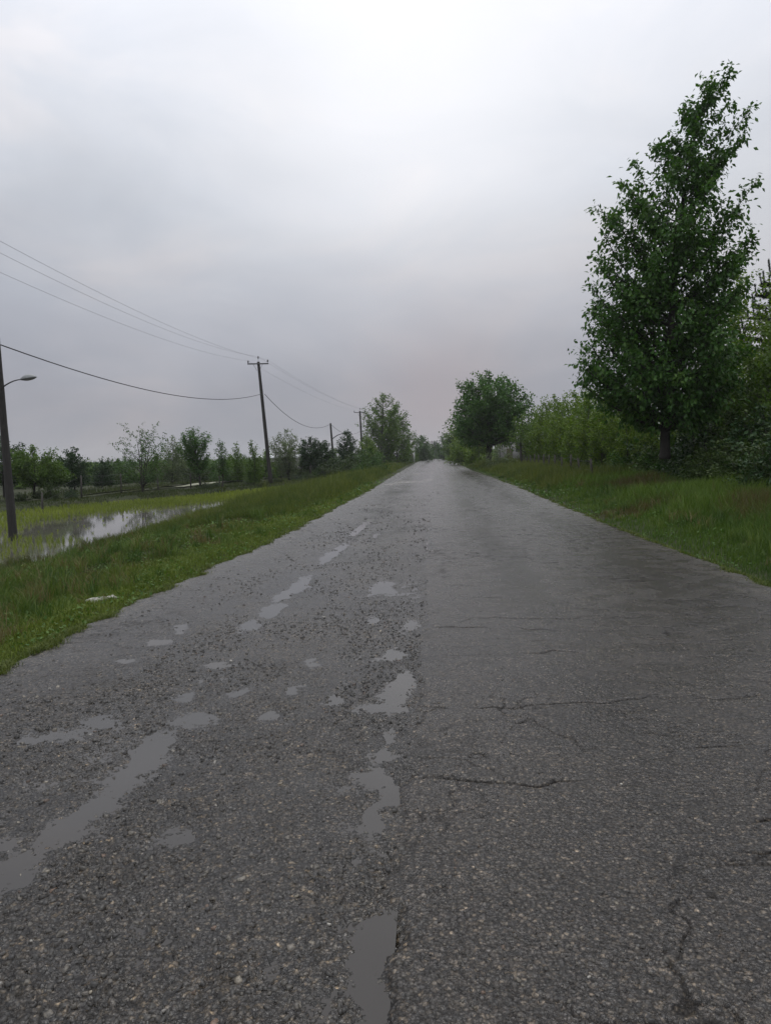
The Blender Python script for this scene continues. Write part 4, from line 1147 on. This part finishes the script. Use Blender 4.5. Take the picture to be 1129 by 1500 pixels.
# far woods all round the plain, one mass
g = np.random.default_rng(401)
n = 1500
ang = g.uniform(-.9, .95, n); rr_ = g.uniform(330, 620, n)
x = rr_ * np.sin(ang); y = rr_ * np.cos(ang)
k = (x < np.interp(y, Y_L, X_L) - 6) | (x > np.interp(y, Y_R, X_R) + 6)
x, y = x[k], y[k]; VV = []; TT = []; nn_ = 0
z = terr(x, y)
for q in range(len(x)):
    R = g.uniform(2.5, 5); hh = g.uniform(1.0, 2.3) + (3.5 if x[q] > 0 else 0); m = 60
    d = rowsnorm(g.normal(0, 1, (m, 3))); d[:, 2] = np.abs(d[:, 2]); rad_ = g.uniform(.55, 1.05, (m, 1))
    P = np.array([x[q], y[q], z[q] - .3]) + d * rad_ * [R, R, hh]
    a = rowsnorm(g.normal(0, 1, (m, 3))); b = rowsnorm(np.cross(a, d)); s = g.uniform(.5, 1.2, (m, 1))
    VV.append(np.stack([P, P + a * s + b * s * .4, P + a * 1.8 * s, P + a * s - b * s * .4], 1).reshape(-1, 3))
VV = np.vstack(VV); o = np.arange(len(VV) // 4) * 4
tag(build("far_woods", VV, np.concatenate([np.stack([o, o + 1, o + 2], 1), np.stack([o, o + 2, o + 3], 1)]), None, M['broad']), "low hazy line of woods along the horizon", "woods", kind='stuff')

# ------------------------------------------------------------------ poles, wires
def shaft_pts(base, top, n=14):
    f = np.linspace(0, 1, n)[:, None]
    return base + (top - base) * f


def utility_pole(label, base, top, r0, r1, arm_dir=None, arm_half=.9, arm_dz=-.25, lamp=None, group="wooden poles along the left of the road"):
    e = empty("utility_pole", tuple(base)); tag(e, label, "utility pole", group)
    b = np.zeros(3); t = np.array(top) - np.array(base)
    mb = MB(); P = shaft_pts(b - t * .03, t)
    R = np.linspace(r0, r1, len(P)) * (1 + .03 * np.sin(np.arange(len(P)) * 2.1))
    mb.tube(P, R, 12)
    mb.build("shaft", M['wood'], e, True)
    out = []
    if arm_dir is not None:
        a = np.array([math.cos(arm_dir), math.sin(arm_dir), .03]); c = t + np.array([0, -r1 - .05, arm_dz])
        m2 = MB(); ang = arm_dir
        m2.box((-arm_half, -.05, -.05), (arm_half, .05, .05), ang, c)
        arm = m2.build("crossarm", M['iron'], e)
        for s in (-1, 1):
            m3 = MB(); q = c + a * s * arm_half * .45; q2 = t + np.array([0, -r1 - .03, arm_dz - .62])
            m3.tube([q + [0, 0, -.04], q2 + a * s * r1 * .8], [.016, .016], 5); m3.build("brace", M['iron'], e)
        spots = [c + a * -arm_half * .93 + [0, 0, .05], t + [0, 0, .0], c + a * arm_half * .93 + [0, 0, .05]]
        for k, sp in enumerate(spots):
            m4 = MB()
            lift = .22 if k == 1 else 0
            m4.lathe([(.014, 0), (.014, .07 + lift), (.06, .075 + lift), (.075, .12 + lift), (.045, .15 + lift), (.07, .19 + lift), (.05, .23 + lift), (.055, .27 + lift), (.001, .30 + lift)], sp)
            m4.build("insulator", M['porcelain'], e, True)
            out.append(np.array(base) + sp + [0, 0, .26 + lift])
    if lamp is not None:
        p, d, L = lamp
        p = np.array(p) - np.array(base); d = np.array(d, float)
        m5 = MB()
        uu = np.linspace(0, 1, 8)[:, None]
        c0, c1, c2 = p, p + d * L * .5 + [0, 0, L * .38], p + d * L + [0, 0, L * .42]
        P = (1 - uu) ** 2 * c0 + 2 * uu * (1 - uu) * c1 + uu ** 2 * c2
        m5.tube(P, np.linspace(.05, .034, 8) * L / 1.1, 8)
        arm = m5.build("lamp_arm", M['iron'], e, True)
        hd = rowsnorm(d + np.array([0, 0, .16])); sdv = rowsnorm(np.cross(hd, [0, 0, 1.])); upv = np.cross(sdv, hd)
        k_ = 12; fs = np.linspace(0, 1, 9); hl = .95 * L
        wv = np.array([.18, .45, .75, .95, 1, .97, .85, .6, .12]) * .235 * L; tv = np.array([.25, .55, .8, .98, 1, .95, .8, .55, .12]) * .24 * L
        for nm, sg, mt in (("lamp_head", 1, 'lamp'), ("lamp_lens", -1, 'lens')):
            m6 = MB(); V = []
            th = np.linspace(0, PI, k_)
            for f_, w_, t_ in zip(fs, wv, tv):
                for a_ in th:
                    hgt = math.sin(a_) * t_ * (1 if sg > 0 else -.55)
                    V.append(c2 - hd * .05 * L + hd * hl * f_ + sdv * math.cos(a_) * w_ + upv * (hgt + (.002 if sg > 0 else -.002)))
            i_ = np.arange(8)[:, None] * k_ + np.arange(k_ - 1)[None]
            Qs = np.stack([i_, i_ + 1, i_ + k_ + 1, i_ + k_], -1).reshape(-1, 4)
            m6.add(V, None, Qs); m6.build(nm, M[mt], arm, True)
    return out


b1 = gnd(21, 795, Z_WATER - .1); b1[2] = -1.6
t1 = at(-5, 494, b1[1] + .1)
mid1 = lambda py: np.array(b1) + (np.array(t1) - np.array(b1)) * ((at(0, py, b1[1])[2] - b1[2]) / (t1[2] - b1[2]))
lamp_p = mid1(566)
ins1 = utility_pole("tall leaning wooden pole with a street lamp rising from the flooded paddy", b1, t1, .148, .105, lamp=(lamp_p + [.13, -.02, 0], (.97, .24, 0), .56))
Y2 = 66.
t2 = at(378.5, 530, Y2); b2 = at(397, 712, Y2); b2[2] = float(terr(b2[0], Y2)) - .1
ins2 = utility_pole("leaning wooden pole with crossarm and three insulators beyond the paddy", b2, t2, .20, .125, .10, .95, -.2)
Y3 = 100.
t3 = at(484, 620, Y3); b3 = at(490, 690, Y3); b3[2] = float(terr(b3[0], Y3)) - .1
utility_pole("short pole with a small lamp arm beside the dark leafy tree", b3, t3, .17, .125, lamp=(t3 + (b3 - t3) * .30 + np.array([.15, 0, 0]), (.95, -.3, 0), 1.5))
Y4 = 125.
t4 = at(527, 602, Y4); b4 = at(532, 690, Y4); b4[2] = float(terr(b4[0], Y4)) - .1
ins4 = utility_pole("farther crossarm pole standing against the tall leafy clump", b4, t4, .2, .14, .10, 1.0, -.25)
t5 = at(632, 646, 330.); b5 = t5 * 1.0; b5[2] = float(terr(b5[0], 330.)) - .1
ins5 = utility_pole("tiny distant crossarm pole above the trees at the road's end", b5, t5, .24, .18, .05, 1.3, -.3)


def span(name, label, p, q, sagm, r, mat, group, n=28):
    p = np.array(p); q = np.array(q); u_ = np.linspace(0, 1, n)[:, None]
    P = p + (q - p) * u_; P[:, 2] -= 4 * sagm * (u_ * (1 - u_))[:, 0]
    m_ = MB(); m_.tube(P, r, 5)
    return tag(m_.build(name, M[mat], None, True), label, "wire", group)


nm2 = ("left insulator", "pole-top insulator", "right insulator")
for k, yy in enumerate((398, 370, 352)):
    a = ins2[k]; E = np.array([a[0] + 1.2, -6., a[2] + .1])
    # where this span crosses the left edge of the view, take its sag from the height there
    best = min(np.linspace(5, 55, 400), key=lambda Y_: abs(at(0, yy, Y_)[0] - (a[0] + (E[0] - a[0]) * (a[1] - Y_) / (a[1] - E[1]))))
    u0 = (a[1] - best) / (a[1] - E[1]); sg = (a[2] + (E[2] - a[2]) * u0 - at(0, yy, best)[2]) / (4 * u0 * (1 - u0))
    span("power_wire", f"thin wire leaving the crossarm pole's {nm2[k]} towards the upper left", a, E, sg, .0065, 'alu', "thin wires from the crossarm pole", 48)
for k in range(3):
    span("power_wire", f"thin wire from the crossarm pole's {nm2[k]} on to the farther crossarm pole", ins2[k], ins4[k], .6, .007, 'alu', "thin wires from the crossarm pole")
c1 = mid1(505) + np.array([.17, -.05, 0]); c2 = at(383, 577, Y2 - .2); c3 = t3 + [0, -.18, -.12]; c4 = t4 + (b4 - t4) * .33 + [0, -.2, 0]
span("overhead_cable", "thick black cable sagging from the lamp pole to the crossarm pole", c1, c2, 1.05, .022, 'wire', "thick black cables")
span("overhead_cable", "thick black cable sagging from the crossarm pole to the short pole", c2 + [.25, .2, 0], c3, 1.55, .024, 'wire', "thick black cables")
span("overhead_cable", "thick black cable running from the short pole into the leafy clump", c3 + [0, .3, 0], c4, 1.0, .024, 'wire', "thick black cables")

# ------------------------------------------------------------------ fences
def wire_fence(label, pts, h, group=None, wires=(.35, .65, .95), rails=False, seed=1):
    g = np.random.default_rng(seed)
    base = np.array(pts[0]); e = empty("wire_fence" if not rails else "rail_fence", tuple(base)); tag(e, label, "fence", group)
    tops = []
    for p in pts:
        p = np.array(p) - base; hh = h * g.uniform(.9, 1.12); ln = g.normal(0, .04, 2)
        t = p + [ln[0], ln[1], hh]; m_ = MB(); m_.tube([p - [0, 0, .15], (p + t) / 2, t], [.06, .055, .045], 7); m_.build("post", M['post'], e, True)
        tops.append((p, t))
    for f_ in wires:
        m_ = MB()
        for (p, t), (p2, t2_) in zip(tops[:-1], tops[1:]):
            a, b = p + (t - p) * f_, p2 + (t2_ - p2) * f_
            c = (a + b) / 2 - [0, 0, .03]
            if rails: m_.tube([a, b], .04, 6)
            else: m_.tube([a, c, b], .006, 4, False)
        m_.build("rail" if rails else "wire", M['post'] if rails else M['wire'], e)
    return e


fp = []
for (px, py) in ((62, 742), (120, 731), (178, 722), (232, 718), (280, 716), (322, 713), (370, 710), (412, 706), (456, 701), (492, 697)):
    p = gnd(px, py, -.86); p[2] = float(terr(p[0], p[1])); fp.append(p)
wire_fence("sparse wire fence of thin dark posts along the paddy's far bank", fp, 1.35)
fp = []
for k in range(8):
    x = 8.2 + 2.4 * k; y = 71 + .4 * k; fp.append((x, y, float(terr(x, y))))
wire_fence("dark rail fence between the round tree and the poplar rows", fp, 1.5, wires=(.4, .92), rails=True, seed=2)
fp = []
for k in range(14):
    y = 72 - 3.1 * k; x = np.interp(y, [24, 72], [6.9, 8.6]) - .45; fp.append((x, y, float(terr(x, y))))
wire_fence("low wire fence of thin stakes along the poplar rows' grassy edge", fp, 1.0, wires=(.5, .9), seed=3)


# ------------------------------------------------------------------ small buildings
def shed(name, label, c, sx, sy, h, rz, wallm, roofm, doorx=0., win=True):
    e = empty(name, c); e.rotation_euler = (0, 0, rz); tag(e, label, "building")
    m_ = MB(); m_.box((-sx / 2, -sy / 2, -.2), (sx / 2, sy / 2, h)); m_.build("wall", M[wallm], e)
    m_ = MB(); r = .25
    V = [(-sx / 2 - r, -sy / 2 - r, h), (sx / 2 + r, -sy / 2 - r, h), (sx / 2 + r, sy / 2 + r, h + .35), (-sx / 2 - r, sy / 2 + r, h + .35)]
    V = V + [(a, b, c_ + .1) for a, b, c_ in V]
    m_.add(V, None, [[0, 3, 2, 1], [4, 5, 6, 7], [0, 1, 5, 4], [1, 2, 6, 5], [2, 3, 7, 6], [3, 0, 4, 7]]); m_.build("roof", M[roofm], e)
    m_ = MB(); m_.box((doorx - .45, -sy / 2 - .03, -.05), (doorx + .45, -sy / 2 + .02, min(1.95, h - .2))); m_.build("door", M['door'], e)
    if win:
        m_ = MB(); m_.box((doorx + .9, -sy / 2 - .03, h * .45), (doorx + 1.7, -sy / 2 + .02, h * .8)); m_.build("window", M['lens'], e)
    return e


p = at(408, 669, 92.); zg = float(terr(p[0], 92.))
shed("shed", "low grey shed with a pale flat roof edge behind the crossarm pole", (p[0], 92., zg), 5.2, 3.2, p[2] - zg - .2, .05, 'plaster', 'tin', -.8)
p = at(750, 645, 112.); zg = float(terr(p[0], 112.))
shed("hut", "pale hut glimpsed beyond the rail fence right of the round tree", (p[0], 112., zg), 4.2, 3.0, p[2] - zg, -.05, 'plaster', 'plaster', -.5)
p = at(600, 652, 172.); zg = float(terr(p[0], 172.))
shed("hut", "small whitewashed hut glimpsed right of the left tree clump", (p[0], 172., zg), 2.2, 2.2, max(2.0, p[2] - zg - .4), .1, 'white', 'plaster', .3, False)


# ------------------------------------------------------------------ stones, figure
def stone(name, label, px, py, sx, sy, sz, seed):
    sz *= .75
    g = np.random.default_rng(seed); p = gnd(px, py, -.03)
    z = float(terr(p[0], p[1]))
    nu, nv = 16, 9; V = []
    for a in range(nv):
        th = PI * a / (nv - 1)
        for b in range(nu):
            ph = 2 * PI * b / nu
            d = np.array([math.sin(th) * math.cos(ph), math.sin(th) * math.sin(ph), math.cos(th)])
            k = 1 + .10 * vnoise(d[0] * 3 + seed, d[1] * 3 + d[2] * 2, 5) + .18 * math.sin(3 * ph + seed) * math.sin(th) + .1 * math.sin(5 * ph + 2 * th + seed) + .06 * g.normal()
            V.append(np.sign(d) * np.abs(d) ** .8 * k * [sx, sy, sz])
    i_ = np.arange(nv - 1)[:, None] * nu; j_ = np.arange(nu)[None]; j2 = (j_ + 1) % nu
    o = build(name, V, None, np.stack([i_ + j_, i_ + nu + j_, i_ + nu + j2, i_ + j2], -1).reshape(-1, 4), M['stone'], smooth=True)
    o.location = (p[0], p[1], z + sz * .35); o.rotation_euler = (0, 0, seed)
    tag(o, label, "stone")


stone("stone", "larger pale flat stone lying in the grass beside the road's left edge", 144, 882, .11, .07, .045, 1)
stone("stone", "smaller pale stone next to the larger flat one in the grass", 164, 878, .06, .05, .035, 2)

p = gnd(641.5, 671.5)
e_me = bpy.data.meshes.new("person")
J = [(0, 0, .92), (0, 0, 1.12), (0, 0, 1.36), (0, 0, 1.47), (0, -.01, 1.60), (-.10, 0, .88), (-.11, .02, .48), (-.12, 0, .06), (-.12, -.12, .03), (.10, 0, .88), (.12, -.05, .48), (.12, .05, .06), (.12, -.08, .03),
     (-.19, 0, 1.36), (-.24, .02, 1.10), (-.23, -.06, .85), (.19, 0, 1.36), (.24, .02, 1.10), (.23, -.06, .85)]
E = [(0, 1), (1, 2), (2, 3), (3, 4), (0, 5), (5, 6), (6, 7), (7, 8), (0, 9), (9, 10), (10, 11), (11, 12), (2, 13), (13, 14), (14, 15), (2, 16), (16, 17), (17, 18)]
RR = [.15, .14, .16, .06, .10, .10, .07, .05, .035, .10, .07, .05, .035, .07, .05, .035, .07, .05, .035]
e_me.from_pydata(J, E, [])
person = bpy.data.objects.new("person", e_me); COL.objects.link(person)
person.location = (p[0], p[1], .0)
sk = person.modifiers.new("skin", 'SKIN')
for v, r in zip(e_me.skin_vertices[0].data, RR): v.radius = (r, r * .8)
e_me.skin_vertices[0].data[0].use_root = True
sb = person.modifiers.new("sub", 'SUBSURF'); sb.levels = 1; sb.render_levels = 1
e_me.materials.append(M['cloth'])
tag(person, "tiny figure in dark clothes standing far down the road", "person")
m_ = MB(); m_.lathe([(.001, .13), (.07, .11), (.105, .05), (.11, -.02), (.085, -.07)], (0, .012, 1.62), 10); m_.build("hair", M['hair'], person, True)

# ------------------------------------------------------------------ air
HB = MB(); HB.box((-990, -70, -2.8), (990, 1240, 24)); 
hm, nt, out = new_mat("damp air")
pv = N(nt, "ShaderNodeVolumePrincipled", i_Density=.00028, i_Anisotropy=.2)
pv.inputs["Color"].default_value = (.93, .945, .96, 1)
nt.links.new(pv.outputs[0], out.inputs["Volume"])
haze = HB.build("haze", hm); tag(haze, "thin damp haze over the fields", "haze", kind='stuff')

# ------------------------------------------------------------------ sky and light
SUN_EL, SUN_AZ = math.radians(72), math.radians(-3)      # azimuth from +Y, towards +X
w = bpy.data.worlds.new("World"); SC.world = w; w.use_nodes = True
nt = w.node_tree; nt.nodes.clear(); L = nt.links.new
out = N(nt, "ShaderNodeOutputWorld"); bg = N(nt, "ShaderNodeBackground"); bg.inputs[1].default_value = .1
sky = N(nt, "ShaderNodeTexSky"); sky.sky_type = 'NISHITA'; sky.sun_disc = False
sky.sun_elevation = SUN_EL; sky.sun_rotation = SUN_AZ
tc = N(nt, "ShaderNodeTexCoord")
nrm = N(nt, "ShaderNodeVectorMath", operation='NORMALIZE'); L(tc.outputs["Generated"], nrm.inputs[0])
sx = N(nt, "ShaderNodeSeparateXYZ"); L(nrm.outputs[0], sx.inputs[0])
mp = N(nt, "ShaderNodeMapping"); mp.inputs["Scale"].default_value = (1.6, 1.6, 3.4); L(nrm.outputs[0], mp.inputs[0])
nz = N(nt, "ShaderNodeTexNoise", i_Scale=1.5, i_Detail=5.0, i_Roughness=.5, i_Distortion=.4); L(mp.outputs[0], nz.inputs["Vector"])
el = mathn(nt, 'ADD', sx.outputs[2], mathn(nt, 'MULTIPLY_ADD', nz.outputs[0], .24, -.12))
rp = ramp(nt, [(0, (.345, .340, .366)), (.08, (.362, .357, .386)), (.18, (.463, .463, .496)), (.30, (.60, .612, .645)), (.40, (.76, .772, .81)), (.50, (.90, .91, .955)), (.62, (1.08, 1.09, 1.13)), (1, (1.45, 1.46, 1.50))])
L(el, rp.inputs[0])


def lobe(px, py, power):
    d = ray(px, py); d = d / np.linalg.norm(d)
    n = N(nt, "ShaderNodeVectorMath", operation='DOT_PRODUCT'); L(nrm.outputs[0], n.inputs[0]); n.inputs[1].default_value = tuple(d)
    return mathn(nt, 'POWER', mathn(nt, 'MAXIMUM', n.outputs["Value"], 0.0), power)


nz2 = N(nt, "ShaderNodeTexNoise", i_Scale=2.6, i_Detail=6.0, i_Roughness=.55, i_Distortion=.6); L(mp.outputs[0], nz2.inputs["Vector"])
r2_ = ramp(nt, [(.34, (.90, .935, .985)), (.5, (.965, .985, 1.02)), (.66, (1.06, 1.045, 1.05))]); L(nz2.outputs[0], r2_.inputs[0])
c0_ = mixc(nt, 1.0, rp.outputs[0], r2_.outputs[0], 'MULTIPLY')
c = mixc(nt, mathn(nt, 'MULTIPLY', lobe(600, 30, 34), .75), c0_, (1.08, 1.08, 1.11))
c = mixc(nt, mathn(nt, 'MULTIPLY', lobe(640, 592, 260), .5), c, (.42, .355, .37))
c = mixc(nt, mathn(nt, 'MULTIPLY', lobe(1140, 320, 90), .35), c, (.80, .79, .80))
bk = N(nt, "ShaderNodeMapRange"); L(sx.outputs[1], bk.inputs[0]); bk.inputs[1].default_value = -.6; bk.inputs[2].default_value = .5; bk.inputs[3].default_value = .95; bk.inputs[4].default_value = 1.0
sc_ = N(nt, "ShaderNodeVectorMath", operation='SCALE'); L(c, sc_.inputs[0]); L(mathn(nt, 'MULTIPLY', bk.outputs[0], 10.0), sc_.inputs[3])
L(mixc(nt, .985, sky.outputs[0], sc_.outputs[0]), bg.inputs[0]); L(bg.outputs[0], out.inputs[0])

sd_ = bpy.data.lights.new("sun", 'SUN'); sd_.energy = .9; sd_.angle = math.radians(30); sd_.color = (1, .97, .93)
so = bpy.data.objects.new("sun", sd_); COL.objects.link(so)
dirv = Vector((math.sin(SUN_AZ) * math.cos(SUN_EL), math.cos(SUN_AZ) * math.cos(SUN_EL), math.sin(SUN_EL)))
so.rotation_euler = dirv.to_track_quat('Z', 'Y').to_euler(); so.location = (0, 0, 60)

SC.view_settings.view_transform = 'Standard'
SC.view_settings.look = 'None'
SC.view_settings.exposure = 0
SC.view_settings.gamma = 1
SC.render.engine = 'CYCLES'
SC.cycles.use_denoising = True
SC.cycles.max_bounces = 7
SC.cycles.transmission_bounces = 4
SC.cycles.volume_bounces = 1
